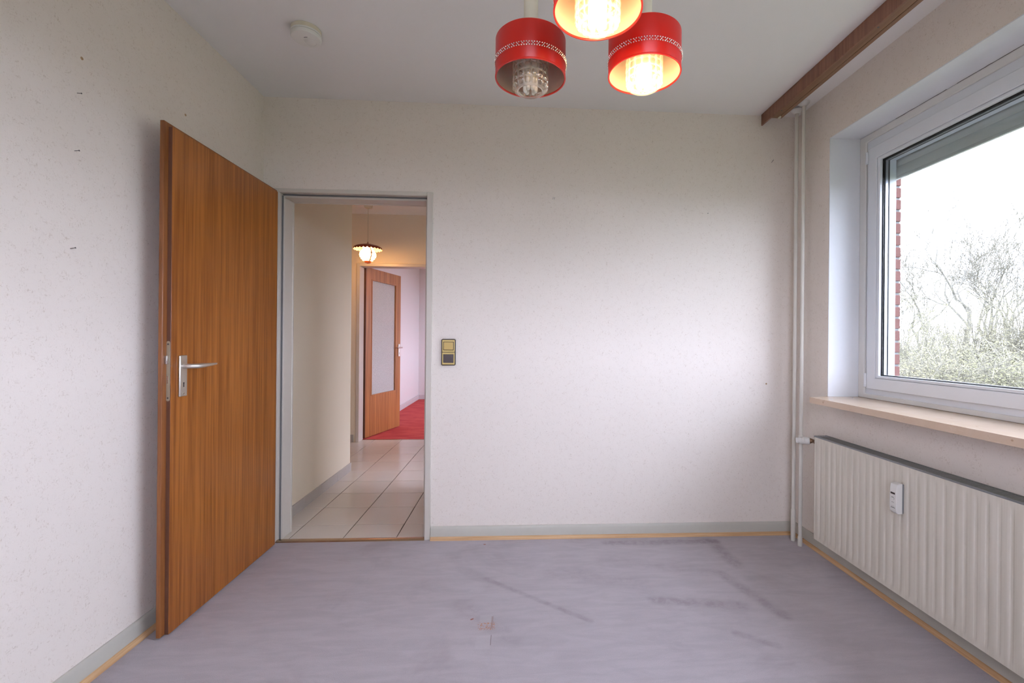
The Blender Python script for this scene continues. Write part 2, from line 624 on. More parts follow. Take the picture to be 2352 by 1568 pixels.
def emit(name, col, strength):
    t = NT(name)
    e = t.n('ShaderNodeEmission')
    e.inputs['Color'].default_value = (*col, 1)
    e.inputs['Strength'].default_value = strength
    t.l(e.outputs[0], t.out.inputs['Surface'])
    return t.m


M['bulb_lit'] = emit('lit_bulb', WARM, BULB_STRENGTH)
M['bulb_off'] = plain('unlit_bulb', (0.82, 0.78, 0.68), 0.3)
M['hall_bulb'] = emit('hall_lit_bulb', (1.0, 0.50, 0.17), HALL_BULB_STRENGTH)
M['hall_red'] = plain('hall_shade_red', (0.23, 0.030, 0.014), 0.35)
M['hall_orange'] = plain('orange_enamel', (0.80, 0.16, 0.03), 0.3)
M['hall_copper'] = plain('copper_strap', (0.55, 0.38, 0.30), 0.35, 0.8)
M['bark'] = plain('grey_bark', (0.16, 0.152, 0.128), 0.9, var=0.2, scale=8)
M['twig'] = plain('pale_twig', (0.19, 0.178, 0.14), 0.9, var=0.2, scale=8)
M['bush'] = plain('spring_bush_leaf', (0.205, 0.200, 0.105), 0.8, var=0.3, scale=2.5)
M['bush2'] = plain('dry_bush_leaf', (0.230, 0.212, 0.120), 0.8, var=0.3, scale=2.5)
M['grass'] = plain('meadow_grass', (0.11, 0.12, 0.065), 0.95, var=0.25, scale=1.5)

# ------------------------------------------------------------------ room shell
YF = -3.35     # wall behind the camera
T = 0.124      # thickness of the inner walls
XO = 3.44      # outer face of the inner leaf
floor = st(MB().box(0, W, YF, 0.0, -0.06, 0).build('floor', M['carpet'], smooth=False), 'worn taupe carpet covering the floor of the empty room')
ceiling = st(MB().box(-0.1, XO, YF - 0.1, 0.06, H, H + 0.12).build('ceiling', M['ceiling'], smooth=False), 'plain white ceiling above the empty room')
wall_left = st(MB().box(-0.12, 0, YF, 0.02, -0.06, H).build('wall_left', M['wallpaper'], smooth=False), 'wallpapered left wall behind the open wooden door')
DX0, DX1, DZ = 0.078, 0.930, 1.968
mb = MB().box(-0.12, DX0, 0, T, -0.06, H + 0.1).box(DX1, W, 0, T, -0.06, H + 0.1).box(DX0, DX1, 0, T, DZ, H + 0.1)
wall_back = st(mb.build('wall_back', M['wallpaper'], smooth=False), 'wallpapered back wall with the open doorway')
BX0, BX1, BZ0, BZ1 = 0.85, 2.35, 0.90, 2.20      # opening of an added fill-light window, unseen, behind the camera
mb = MB().box(-0.12, BX0, YF - 0.12, YF, -0.06, H).box(BX1, XO, YF - 0.12, YF, -0.06, H).box(BX0, BX1, YF - 0.12, YF, -0.06, BZ0).box(BX0, BX1, YF - 0.12, YF, BZ1, H)
wall_front = st(mb.build('wall_front', M['wallpaper'], smooth=False), 'wallpapered wall facing the doorway wall')
WY0, WY1, WZ0, WZ1 = -2.85, -0.2835, 0.8575, 2.2495
mb = MB().box(W, XO, YF, WY0, -0.06, H).box(W, XO, WY1, 0.06, -0.06, H).box(W, XO, WY0, WY1, -0.06, WZ0 - 0.03).box(W, XO, WY0, WY1, WZ1, H)
wall_right = st(mb.build('wall_right', M['wallpaper'], smooth=False), 'wallpapered window wall above and around the radiator')
# smooth white plaster lining of the window reveal
mb = MB().box(W + 0.0005, 3.30, WY1 - 0.004, WY1, WZ0, WZ1).box(W + 0.0005, 3.30, WY0, WY0 + 0.004, WZ0, WZ1).box(W + 0.0005, 3.30, WY0, WY1, WZ1 - 0.004, WZ1)
st(mb.build('trim_1', M['white_plaster'], smooth=False), 'white painted plaster reveal around the window')

# baseboards: grey painted board plus a pine quarter strip as its own part
def baseboard(name, axis, at, sgn, a, b, label, h=0.074):
    t1, t2 = 0.013, 0.027
    root = empty(name, (0, 0, 0), label, None, None, 'structure')
    prof = [(at, 0.0), (at + sgn * t1, 0.0), (at + sgn * t1, h - 0.012), (at + sgn * (t1 - 0.004), h - 0.004), (at + sgn * 0.005, h), (at, h)]
    q = [(at + sgn * t1, 0.0)] + [(at + sgn * (t1 + (t2 - t1) * math.sin(k * PI / 10)), 0.018 * math.cos(k * PI / 10)) for k in range(5, -1, -1)]
    MB().prism(prof, axis, a, b).build('board', M['baseboard'], root)
    MB().prism(q, axis, a, b).build('quarter_strip', M['pine_x' if axis == 'x' else 'pine'], root)
    return root


baseboard('baseboard_back', 'x', 0.0, -1, 0.947, W, 'grey baseboard with pine strip along the back wall')
baseboard('baseboard_left', 'y', 0.0, 1, YF, -0.015, 'grey baseboard with pine strip along the left wall')
baseboard('baseboard_right', 'y', W, -1, YF, 0.0, 'grey baseboard with pine strip below the radiator')

# ------------------------------------------------------------------ door_1 : steel frame, open leaf
door1 = empty('door_1', (0.107, -0.038, 0), 'open reddish brown wooden door in a grey steel frame', None, None, 'structure')
mb = MB()
# room side casing
mb.box(0.058, 0.0905, -0.014, 0.004, 0, 1.985).box(0.912, 0.9445, -0.014, 0.004, 0, 1.985).box(0.0905, 0.912, -0.014, 0.004, 1.9635, 1.985)
# rebate bed, stop and jamb lining
mb.box(0.070, 0.0905, 0.004, 0.030, 0, 1.975).box(0.912, 0.935, 0.004, 0.030, 0, 1.975).box(0.0905, 0.912, 0.004, 0.030, 1.9635, 1.975)
mb.box(0.070, 0.1045, 0.030, 0.126, 0, 1.975).box(0.8985, 0.935, 0.030, 0.126, 0, 1.975).box(0.1045, 0.8985, 0.030, 0.126, 1.9455, 1.975)
# hall side casing
mb.box(0.058, 0.1085, 0.124, 0.138, 0, 1.985).box(0.8965, 0.9445, 0.124, 0.138, 0, 1.985).box(0.1085, 0.8965, 0.124, 0.138, 1.9435, 1.985)
mb.build('door_frame', M['frame_paint'], door1, bevel=0.002)
MB().box(0.0915, 0.0975, 0.022, 0.030, 0.0, 1.955).box(0.9055, 0.911, 0.022, 0.030, 0.0, 1.955).box(0.0975, 0.9055, 0.022, 0.030, 1.9565, 1.9625).build('rubber_seal', M['gasket'], door1)
MB().prism([(-0.018, 0.0), (0.024, 0.0), (0.018, 0.006), (-0.004, 0.008), (-0.014, 0.005)], 'x', 0.09, 0.912).build('threshold_strip', M['threshold'], door1)
LY0, LYC, LZ1, CZ1 = -0.850, -0.826, 1.966, 1.951
leaf = MB().box(0.0925, 0.107, LYC, -0.052, 0.008, CZ1).build('door_leaf', M['door'], door1, bevel=0.0012)
MB().box(0.077, 0.0925, LY0, -0.030, 0.008, LZ1).build('rebate_lip', M['door_lip'], leaf, bevel=0.0025)
MB().box(0.0925, 0.1062, LYC - 0.0008, LYC + 0.001, 0.0085, CZ1 - 0.001).build('closing_edge', M['door_edge'], leaf)
# lock plate with rounded ends on the closing edge
def rounded(cx, cz, w, h, r, n=6):
    pts = []
    for (sx, sz, a0) in ((1, 1, 0), (-1, 1, 90), (-1, -1, 180), (1, -1, 270)):
        for k in range(n + 1):
            a = math.radians(a0 + 90 * k / n)
            pts.append((cx + sx * (w / 2 - r) + r * math.cos(a), cz + sz * (h / 2 - r) + r * math.sin(a)))
    return pts


MB().prism(rounded(0.0985, 1.0163, 0.0125, 0.230, 0.006), 'y', LYC - 0.0025, LYC).build('lock_plate', M['lock'], leaf)
MB().box(0.0925, 0.1025, LYC - 0.013, LYC - 0.002, 1.043, 1.076).build('latch_bolt', M['steel'], leaf, bevel=0.001)
MB().box(0.0955, 0.1005, LYC - 0.0038, LYC - 0.002, 0.969, 0.998).build('dead_bolt', M['steel'], leaf)
mb = MB()
for z in (1.1195, 0.9135):
    mb.lathe((0.0985, LYC - 0.0022, z), [(0.0036, 0), (0.003, 0.0014), (0.0008, 0.0004), (0, 0.0003)], 12, (0, -1, 0))
mb.build('lock_screw', M['nail'], leaf)


def handle_set(fx, sx, leafobj, world=True):
    """long escutcheon and lever on the face x = fx, pointing sx"""
    X = lambda d: fx + sx * d
    MB().box(X(0), X(0.008), -0.7885, -0.7480, 0.9130, 1.0750).build('escutcheon', M['alu'], leafobj, bevel=0.003)
    y0, z0 = -0.7685, 1.0325
    MB().tube([(X(0.006), y0, z0), (X(0.030), y0, z0), (X(0.043), y0 + 0.004, z0), (X(0.051), y0 + 0.014, z0), (X(0.053), y0 + 0.05, z0 + 0.001), (X(0.052), y0 + 0.128, z0 + 0.0035)],
              [0.0098, 0.0095, 0.0098, 0.0098, 0.0088, 0.0040], 14).build('lever_handle', M['alu'], leafobj)
    mb = MB().lathe((X(0.0078), y0 + 0.0005, 0.9655), [(0.0032, 0), (0.0032, 0.0008), (0, 0.0008)], 12, (sx, 0, 0)).box(X(0.0076), X(0.0086), y0 - 0.0016, y0 + 0.0026, 0.950, 0.9655)
    mb.build('keyhole', M['black'], leafobj)
    MB().lathe((X(0.0078), y0 + 0.0005, 0.9245), [(0.0036, 0), (0.003, 0.001), (0, 0.0011)], 12, (sx, 0, 0)).build('plate_screw', M['steel'], leafobj)


handle_set(0.107, 1, leaf)
handle_set(0.077, -1, leaf)
MB().lathe((0.0835, -0.026, 0.24), [(0.007, 0), (0.007, 0.07)], 12).lathe((0.0835, -0.026, 1.66), [(0.007, 0), (0.007, 0.07)], 12).build('door_hinge', M['steel'], door1)

# ------------------------------------------------------------------ window_1
win = empty('window_1', (3.31, -1.3, WZ0), 'wide white plastic window beside the brick reveal', None, None, 'structure')
OY0, OY1 = WY0 + 0.004, WY1 - 0.004
MB().frame('x', 3.272, 3.300, (OY0, OY1, 0.8575, 2.2455), (WY0 + 0.048, -0.3314, 0.8800, 2.2090)).build('cover_trim', M['upvc_old'], win, bevel=0.004)
MB().frame('x', 3.281, 3.352, (OY0, OY1, 0.8575, 2.2455), (WY0 + 0.10, -0.383, 0.930, 2.140)).build('window_frame', M['upvc'], win, bevel=0.002)
SY0, SY1, SZ0, SZ1 = WY0 + 0.074, -0.358, 0.9084, 2.1627
sash = MB().frame('x', 3.262, 3.330, (SY0, SY1, SZ0, SZ1), (SY0 + 0.056, -0.4140, 0.9665, 2.0990)).build('sash', M['upvc'], win, bevel=0.003)
IY0, IY1, IZ0, IZ1 = SY0 + 0.072, -0.430, 0.9805, 2.0835
mb = MB()
# bevelled glazing bead
O = (SY0 + 0.0565, -0.4145, 0.9670, 2.0985)
I = (IY0, IY1, IZ0, IZ1)
mb.frame('x', 3.2665, 3.284, O, I)
mb.build('glazing_bead', M['upvc'], win, bevel=0.003)
MB().frame('x', 3.2835, 3.2885, (IY0 - 0.004, IY1 + 0.004, IZ0 - 0.004, IZ1 + 0.004), (IY0 + 0.0045, IY1 - 0.0045, IZ0 + 0.0035, IZ1 - 0.0045)).build('inner_seal', M['black'], win)
for xa in (3.2886, 3.3070):
    MB().box(xa, xa + 0.004, IY0 - 0.006, IY1 + 0.006, IZ0 - 0.006, IZ1 + 0.006).build('glass_pane', M['glass'], win, smooth=False)
MB().frame('x', 3.2927, 3.3069, (IY0 - 0.004, IY1 + 0.004, IZ0 - 0.004, IZ1 + 0.004), (IY0 + 0.007, IY1 - 0.007, IZ0 + 0.006, IZ1 - 0.007)).build('spacer_bar', M['spacer'], win)
MB().frame('x', 3.3111, 3.3160, (IY0 - 0.004, IY1 + 0.004, IZ0 - 0.004, IZ1 + 0.004), (IY0 + 0.006, IY1 - 0.006, IZ0 + 0.004, IZ1 - 0.006)).build('outer_seal', M['black'], win)
MB().frame('x', 3.3161, 3.352, (IY0 - 0.02, IY1 + 0.02, IZ0 - 0.02, IZ1 + 0.02), (IY0 + 0.004, IY1 - 0.004, IZ0 + 0.002, IZ1 - 0.004)).build('outer_sash_lip', M['upvc'], win)
rng = random.Random(3)
for ya, yb in ((-0.52, -0.80), (-0.83, -1.60)):
    pts, y = [], ya
    while y > yb:
        pts.append((3.2722 + rng.uniform(-0.0012, 0.0012), y, 2.2455 + rng.uniform(-0.0004, 0.0004)))
        y -= 0.022
    MB().tube(pts, 0.0011, 5).build('sealant_crack', M['black'], win)
for z0, z1 in ((2.085, 2.150), (0.918, 0.990)):
    MB().lathe((3.2600, -0.3530, z0), [(0.0055, 0), (0.0065, 0.003), (0.0065, 0.010), (0.0056, 0.011), (0.0065, 0.012), (0.0065, z1 - z0 - 0.013), (0.0056, z1 - z0 - 0.012), (0.0065, z1 - z0 - 0.011), (0.0065, z1 - z0 - 0.003), (0.004, z1 - z0)], 12).build('hinge_cover', M['upvc'], win)

fill_win = empty('fill_window', (1.6, YF - 0.07, BZ0), 'white plastic window added behind the camera to fill the room with light', None, None, 'structure')  # unseen window, added to brighten walls, ceiling and radiator with daylight
MB().frame('y', YF - 0.11, YF - 0.04, (BX0, BX1, BZ0, BZ1), (BX0 + 0.06, BX1 - 0.06, BZ0 + 0.06, BZ1 - 0.06)).build('window_frame', M['upvc'], fill_win, bevel=0.002)
MB().frame('y', YF - 0.095, YF - 0.025, (BX0 + 0.045, BX1 - 0.045, BZ0 + 0.045, BZ1 - 0.045), (BX0 + 0.115, BX1 - 0.115, BZ0 + 0.115, BZ1 - 0.115)).build('sash', M['upvc'], fill_win, bevel=0.002)
MB().box(BX0 + 0.11, BX1 - 0.11, YF - 0.070, YF - 0.066, BZ0 + 0.11, BZ1 - 0.11).build('glass_pane', M['glass'], fill_win, smooth=False)

# stone sill
mb = MB().prism([(2.985, -0.3130), (2.985, -2.94), (W, -2.94), (W, WY0), (3.285, WY0), (3.285, WY1), (W, WY1), (W, -0.2850)], 'z', 0.8275, WZ0)
sill = tag(mb.build('window_sill', M['marble'], None, bevel=0.002, smooth=False), 'beige polished stone windowsill above the radiator', 'windowsill')

# roller shutter behind the pane
sh = empty('roller_shutter', (3.375, -1.3, 1.99), 'half-hidden grey roller shutter drawn up at the top of the window', 'shutter')
for k in range(5):
    z0 = 1.998 + k * 0.0515
    prof = [(3.3665, z0), (3.3625, z0 + 0.006), (3.3610, z0 + 0.026), (3.3625, z0 + 0.046), (3.3665, z0 + 0.0513), (3.372, z0 + 0.0513), (3.373, z0 + 0.026), (3.372, z0)]
    MB().prism(prof, 'y', WY0 + 0.07, -0.350).build('slat', M['shutter'], sh)
MB().box(3.360, 3.374, WY0 + 0.07, -0.352, 1.984, 1.9985).build('bottom_bar', M['shutter'], sh, bevel=0.002)
mb = MB().box(3.354, 3.362, -0.386, -0.33, 0.90, 2.26).box(3.362, 3.372, -0.348, -0.33, 0.90, 2.26).box(3.374, 3.382, -0.386, -0.33, 0.90, 2.26)
mb.build('guide_rail', M['upvc'], sh)
mb = MB().box(3.354, 3.362, WY0 + 0.03, WY0 + 0.10, 0.90, 2.26).box(3.374, 3.382, WY0 + 0.03, WY0 + 0.10, 0.90, 2.26)
mb.build('guide_rail', M['upvc'], sh)

# outer brick leaf beside the window
brickwall = empty('wall_outside', (3.50, 0, -0.9), 'red brick outer wall beside the window', None, None, 'structure')
for k in range(27):
    z0 = 0.70 + k * 0.0660
    L = 0.115 if k % 2 else 0.240
    b = MB().box(XO + 0.006, 3.553, -0.2385, -0.2385 + L, z0, z0 + 0.0545)
    o = b.build('brick', M['brick'], brickwall, bevel=0.003, seg=1, smooth=False)
# ------------------------------------------------------------------ hall behind the doorway
HC = 2.522
FY = 2.508            # far hall wall
FT = 0.12
HRX = 1.22
floor_hall = empty('floor_hall', (0.4, 1.3, 0), 'pale square floor tiles of the hall beyond the doorway', None, None, 'structure')
MB().box(-1.2, HRX, 0.0, FY + FT, -0.06, -0.003).build('grout_bed', M['grout'], floor_hall, smooth=False)
xs = [-1.0700, -0.7675, -0.4650, -0.1625, 0.1400, 0.4425, 0.7450, 1.0475, HRX]
ys = [0.0] + [0.2241 + 0.2906 * k for k in range(9)]
ys[-1] = FY + FT
tile_cache = {}
for i in range(len(xs) - 1):
    for j in range(len(ys) - 1):
        x0, x1, y0, y1 = xs[i], xs[i + 1], ys[j], ys[j + 1]
        if x1 < -0.1 and y1 < 1.39:
            continue
        if y0 < 0.1:
            y0 = 0.012
        if x0 < 0.0 < x1 and y1 < 1.39:
            x0 = 0.0
        if i in (0,):
            x0 = -1.19
        key = (round(x1 - x0, 4), round(y1 - y0, 4))
        if key in tile_cache:
            o = tile_cache[key].copy()
            COL.objects.link(o)
            o.location = Vector(((x0 + x1) / 2, (y0 + y1) / 2, 0)) - floor_hall.location
        else:
            w, d = key[0] / 2 - 0.0024, key[1] / 2 - 0.0024
            o = MB().box(-w, w, -d, d, -0.008, 0.0).build('tile', M['tile'], None, bevel=0.0012, seg=1)
            o.parent = floor_hall
            o.location = Vector(((x0 + x1) / 2, (y0 + y1) / 2, 0)) - floor_hall.location
            tile_cache[key] = o
HLY = 1.392           # end of the short hall wall
st(MB().box(-0.12, 0.0, 0.12, HLY, -0.06, HC).build('wall_hall_left', M['hall_paint'], smooth=False), 'cream hall wall ending in a corner, seen through the doorway')
st(MB().box(-1.32, -1.2, HLY - 0.12, FY, -0.06, HC).box(-1.2, -0.12, HLY - 0.12, HLY, -0.06, HC).build('wall_hall_recess', M['hall_paint'], smooth=False), 'cream walls of the hall recess round the corner')
FX0, FX1, FZ = -0.318, 0.536, 1.960
mb = MB().box(-1.32, FX0, FY, FY + FT, -0.06, HC + 0.1).box(FX1, W, FY, FY + FT, -0.06, HC + 0.1).box(FX0, FX1, FY, FY + FT, FZ, HC + 0.1)
st(mb.build('wall_hall_far', M['hall_paint'], smooth=False), 'cream end wall of the hall around the glazed door')
SDY0, SDY1 = 0.93, 1.72
mb = MB().box(HRX, HRX + 0.1, T, SDY0, -0.06, HC).box(HRX, HRX + 0.1, SDY1, FY, -0.06, HC).box(HRX, HRX + 0.1, SDY0, SDY1, 2.0, HC)
st(mb.build('wall_hall_right', M['hall_paint'], smooth=False), 'cream hall wall with a side doorway')
st(MB().box(-1.32, 2.12, 0.061, FY + 0.06, HC, HC + 0.12).build('ceiling_hall', M['ceiling'], smooth=False), 'white hall ceiling beyond the doorway')
st(MB().box(HRX, 2.12, 0.0, FY + FT, -0.06, -0.001).build('floor_side_room', M['tile'], smooth=False), 'tiled floor of the side room off the hall')
# outer wall of side room and far room with their windows
mb = MB()
Y0, Y1 = 2.508, 6.25
ops = [(3.1, 5.5, 0.75, 2.3)]
yy = Y0
for (a, b, c, d) in ops:
    mb.box(W, XO, yy, a, -0.06, HC + 0.1).box(W, XO, a, b, -0.06, c).box(W, XO, a, b, d, HC + 0.1)
    yy = b
mb.box(W, XO, yy, Y1, -0.06, HC + 0.1)
PX = 2.0   # side room's outer wall, set back behind an open porch added for daylight
pm = MB().box(PX, PX + 0.12, T, 0.20, -0.06, HC).box(PX, PX + 0.12, 1.10, FY, -0.06, HC).box(PX, PX + 0.12, 0.20, 1.10, -0.06, 0.02).box(PX, PX + 0.12, 0.20, 1.10, 2.44, HC)
st(pm.build('wall_side_room', M['lilac_paint'], smooth=False), 'outer wall of the side room off the hall')
st(MB().box(W, XO, 0.06, T, -0.9, HC + 0.1).box(2.12, XO, 0.06, FY + FT, -0.9, -0.06).build('wall_added_porch', M['mortar'], smooth=False), 'open porch added to let more daylight into the side room')
st(mb.build('wall_far_right', M['lilac_paint'], smooth=False), 'window wall of the rooms beyond the hall')
# skirting tiles of the hall
sk = empty('baseboard_hall', (0, 0.7, 0), 'grey skirting tiles along the hall walls', None, None, 'structure')
yb = [0.138, 0.2241, 0.5147, 0.8053, 1.0959, HLY + 0.008]
for k in range(len(yb) - 1):
    MB().box(0.0, 0.009, yb[k] + 0.001, yb[k + 1] - 0.001, -0.002, 0.070).build('tile', M['skirt_tile'], sk, bevel=0.001, seg=1)
for a, b in ((-1.19, -0.95), (-0.948, -0.66), (-0.658, -0.37), (-0.368, -0.3555)):
    MB().box(a, b - 0.002, FY - 0.009, FY, -0.002, 0.083).build('tile', M['skirt_tile'], sk, bevel=0.001, seg=1)

# ------------------------------------------------------------------ door_2 : glazed door to the red room
d2 = empty('door_2', (-0.2835, 2.655, 0), 'brown glazed door standing ajar at the end of the hall', None, None, 'structure')
mb = MB()
mb.box(-0.333, -0.300, FY - 0.014, FY + 0.002, 0, 1.975).box(0.518, 0.551, FY - 0.014, FY + 0.002, 0, 1.975).box(-0.300, 0.518, FY - 0.014, FY + 0.002, 1.9445, 1.975)
mb.box(-0.325, -0.300, FY + 0.002, FY + 0.118, 0, 1.965).box(0.518, 0.543, FY + 0.002, FY + 0.118, 0, 1.965).box(-0.300, 0.518, FY + 0.002, FY + 0.118, 1.9445, 1.965)
mb.box(-0.333, -0.300, FY + 0.118, FY + 0.134, 0, 1.975).box(0.518, 0.551, FY + 0.118, FY + 0.134, 0, 1.975).box(-0.300, 0.518, FY + 0.118, FY + 0.134, 1.9445, 1.975)
fr2 = mb.build('door_frame', M['frame_paint'], d2, bevel=0.002)
MB().box(-0.300, 0.518, FY + 0.106, FY + 0.122, -0.002, 0.003).build('threshold_strip', M['threshold'], d2)
# leaf modelled along +y at the hinge, then turned
leaf2 = bpy.data.objects.new('door_leaf', None)
def on_leaf(mb, name, mat, **kw):
    return mb.build(name, mat, None, **kw)


LW = 0.7875
mb = MB().frame('x', -0.036, 0.0, (0.004, LW, 0.009, 1.961), (0.125, 0.664, 0.484, 1.826))
bpy.data.objects.remove(leaf2)
leaf2 = on_leaf(mb, 'door_leaf', M['far_door'], bevel=0.0015)
mb = MB().frame('x', -0.030, 0.004, (0.117, 0.672, 0.476, 1.834), (0.130, 0.659, 0.489, 1.821))
kids = [on_leaf(mb, 'glazing_bead', M['far_door'], bevel=0.002)]
kids.append(on_leaf(MB().box(-0.020, -0.014, 0.126, 0.663, 0.485, 1.825), 'glass_pane', M['frosted'], smooth=False))
kids.append(on_leaf(MB().box(-0.0365, 0.0005, 0.0, 0.0042, 0.009, 1.961), 'hinge_edge', M['door_edge']))
for sx, f0 in ((1, 0.0), (-1, -0.036)):
    X = lambda d: f0 + sx * d
    kids.append(on_leaf(MB().box(X(0), X(0.008), 0.728, 0.768, 0.917, 1.076), 'escutcheon', M['alu'], bevel=0.003))
    kids.append(on_leaf(MB().tube([(X(0.006), 0.748, 1.034), (X(0.035), 0.748, 1.034), (X(0.050), 0.742, 1.034), (X(0.054), 0.72, 1.035), (X(0.053), 0.622, 1.037)], [0.0098, 0.0095, 0.0098, 0.009, 0.004], 12), 'lever_handle', M['alu']))
    kids.append(on_leaf(MB().box(X(0.0076), X(0.0088), 0.746, 0.7505, 0.945, 0.968), 'keyhole', M['black']))
for c in kids:
    c.parent = leaf2
leaf2.parent = d2
leaf2.rotation_euler = (0, 0, -math.radians(14.83))

# ------------------------------------------------------------------ far room with the red carpet
RX0, RY1 = -0.4127, 6.14
st(MB().box(RX0, W, FY + FT, RY1, -0.06, -0.001).build('floor_red_room', M['red_carpet'], smooth=False), 'red carpet on the floor of the far room')
st(MB().box(RX0 - 0.12, RX0, FY + FT, RY1, -0.06, HC + 0.1).build('wall_red_room_left', M['lilac_paint'], smooth=False), 'pale wall of the far room behind the glazed door')
st(MB().box(RX0 - 0.12, XO, RY1, RY1 + 0.12, -0.06, HC + 0.1).build('wall_red_room_back', M['lilac_paint'], smooth=False), 'pale end wall of the far room')
st(MB().box(RX0 - 0.12, XO, FY + 0.0605, RY1 + 0.12, HC, HC + 0.12).build('ceiling_red_room', M['ceiling'], smooth=False), 'white ceiling of the far room')
fb = empty('baseboard_red_room', (RX0, 4.5, 0), 'pale baseboard around the red carpet', None, None, 'structure')
MB().box(RX0, RX0 + 0.014, FY + FT, RY1, 0, 0.085).build('board', M['far_base'], fb, bevel=0.003)
MB().box(RX0 + 0.014, W, RY1 - 0.014, RY1, 0, 0.085).build('board', M['far_base'], fb, bevel=0.003)

# outer brick leaf now that all openings are known
mb = MB().box(XO + 0.001, 3.548, -0.232, 0.124, -0.9, 3.2).box(XO + 0.001, 3.548, 2.508, 3.1, -0.9, 3.2).box(XO + 0.001, 3.548, 5.5, 6.3, -0.9, 3.2)
mb.box(XO + 0.001, 3.548, -3.5, -2.91, -0.9, 3.2).box(XO + 0.001, 3.548, -2.91, -0.232, -0.9, 0.80).box(XO + 0.001, 3.548, -2.91, -0.232, 2.27, 3.2)
for (a, b, c, d) in ops:
    mb.box(XO + 0.001, 3.548, a, b, -0.9, c).box(XO + 0.001, 3.548, a, b, d, 3.2)
mb.build('mortar_wall', M['mortar'], brickwall, smooth=False)

# ------------------------------------------------------------------ curtain rail
rail = empty('curtain_rail', (2.91, -1.6, 2.5), 'brown wooden curtain rail on the ceiling along the window wall', 'curtain rail')
MB().box(2.871, 2.880, YF + 0.01, -0.012, 2.4335, 2.4995).build('front_board', M['rail_wood'], rail, bevel=0.0015)
mb = MB().box(2.880, 2.9185, YF + 0.02, -0.102, 2.4365, 2.4995).box(2.9215, 2.9425, YF + 0.02, -0.102, 2.4365, 2.4995)
mb.build('track_board', M['rail_under'], rail, bevel=0.001)
MB().box(2.9185, 2.9215, YF + 0.02, -0.103, 2.448, 2.4995).build('track_groove', M['black'], rail)
for y in (-0.19, -0.87, -1.9):
    MB().lathe((2.8905, y, 2.4367), [(0.0042, 0), (0.0035, 0.0016), (0.0012, 0.0012), (0, 0.0008)], 12, (0, 0, -1)).build('rail_screw', M['nail'], rail)
MB().box(2.9165, 2.9265, -0.128, -0.108, 2.4290, 2.440).build('end_stop', M['cream_plastic'], rail, bevel=0.002)

# ------------------------------------------------------------------ heating pipes
def riser(x, y, label, sleeve):
    r = empty('heating_pipe', (x, y, 0), label, 'pipe', 'heating riser pipes')
    MB().lathe((x, y, 0.004), [(0.0098, 0), (0.0098, H - 0.004)], 20).build('riser', M['pipe'], r)
    if sleeve:
        MB().lathe((x, y, 0.001), [(0.0125, 0), (0.0128, 0.004), (0.0128, 0.178), (0.0105, 0.186)], 20).build('floor_sleeve', M['pipe'], r)
    else:
        MB().lathe((x, y, 0.001), [(0.0118, 0), (0.0120, 0.003), (0.0120, 0.05), (0.0100, 0.054)], 20).build('floor_sleeve', M['pipe'], r)
    top = H - (0.010 if sleeve else 0.001)
    MB().lathe((x, y, top), [(0.0105, 0.022), (0.017, 0.019), (0.030, 0.006), (0.0315, 0.001), (0.0315, 0), (0.0105, 0)], 28, (0, 0, -1), close=True).build('ceiling_rosette', M['plastic'], r)
    return r


riser(3.0366, -0.0975, 'cream heating pipe standing closest to the corner behind the curtain rail', True)
p2 = riser(3.0340, -0.1665, 'cream heating pipe standing next to the radiator valve', False)
MB().tube([(3.0340, -0.1665, 0.612), (3.050, -0.190, 0.612), (3.054, -0.236, 0.610)], 0.008, 12).build('branch_pipe', M['pipe'], p2)
MB().lathe((3.034, -0.1665, 0.600), [(0.0125, 0), (0.0135, 0.004), (0.0135, 0.020), (0.0125, 0.024)], 16).build('tee_fitting', M['pipe'], p2)

# ------------------------------------------------------------------ radiator
RXF, RXB = 3.0137, 3.0790
RYL, RYR = -0.3090, -2.30
RZ0, RZ1 = 0.107, 0.6455
rad = empty('radiator', (3.05, -1.3, 0.107), 'long cream ribbed radiator under the stone windowsill', 'radiator')
pitch = 0.0385
cols = [0.0, 0.10, 0.13, 0.16, 0.20, 0.50, 0.80, 0.84, 0.87, 0.90]
zsamp = [RZ0, RZ0 + 0.004, RZ0 + 0.018, RZ0 + 0.030, RZ0 + 0.05, 0.33, RZ1 - 0.05, RZ1 - 0.030, RZ1 - 0.018, RZ1 - 0.004, RZ1]
zdep = [0, 0, 0, 0.5, 1, 1, 1, 0.5, 0, 0, 0]
ysamp = []
n = int((RYL - RYR) / pitch)
for k in range(n):
    for c in cols:
        d = {0.0: 1, 0.10: 1, 0.13: 0.75, 0.16: 0.3, 0.20: 0.05, 0.50: -0.25, 0.80: 0.05, 0.84: 0.3, 0.87: 0.75, 0.90: 1}[c]
        ysamp.append((RYL - 0.012 - (k + c) * pitch, d))
ysamp = [(RYL, 0), (RYL - 0.006, 0)] + ysamp + [(RYR, 0)]
vs, fs = [], []
for (y, d) in ysamp:
    for z, q in zip(zsamp, zdep):
        e = 0.003 if y == RYL else 0.0
        vs.append((RXF + e + 0.0026 * d * q, y, z))
nz = len(zsamp)
for a in range(len(ysamp) - 1):
    for b in range(nz - 1):
        fs.append((a * nz + b, (a + 1) * nz + b, (a + 1) * nz + b + 1, a * nz + b + 1))
front = MB().add(vs, fs).build('front_panel', M['radiator'], rad)
mb = MB().box(RXF + 0.0065, RXF + 0.018, RYR, RYL - 0.001, RZ0 + 0.002, RZ1 - 0.002)
mb.build('water_panel', M['radiator'], rad)
MB().box(RXB - 0.014, RXB, RYR, RYL - 0.004, RZ0 + 0.002, RZ1 - 0.004).build('rear_panel', M['radiator'], rad)
for y in (-0.55, -1.3, -2.1):
    MB().box(RXB - 0.002, W - 0.0003, y - 0.02, y + 0.02, 0.16, 0.56).build('wall_bracket', M['radiator'], rad)
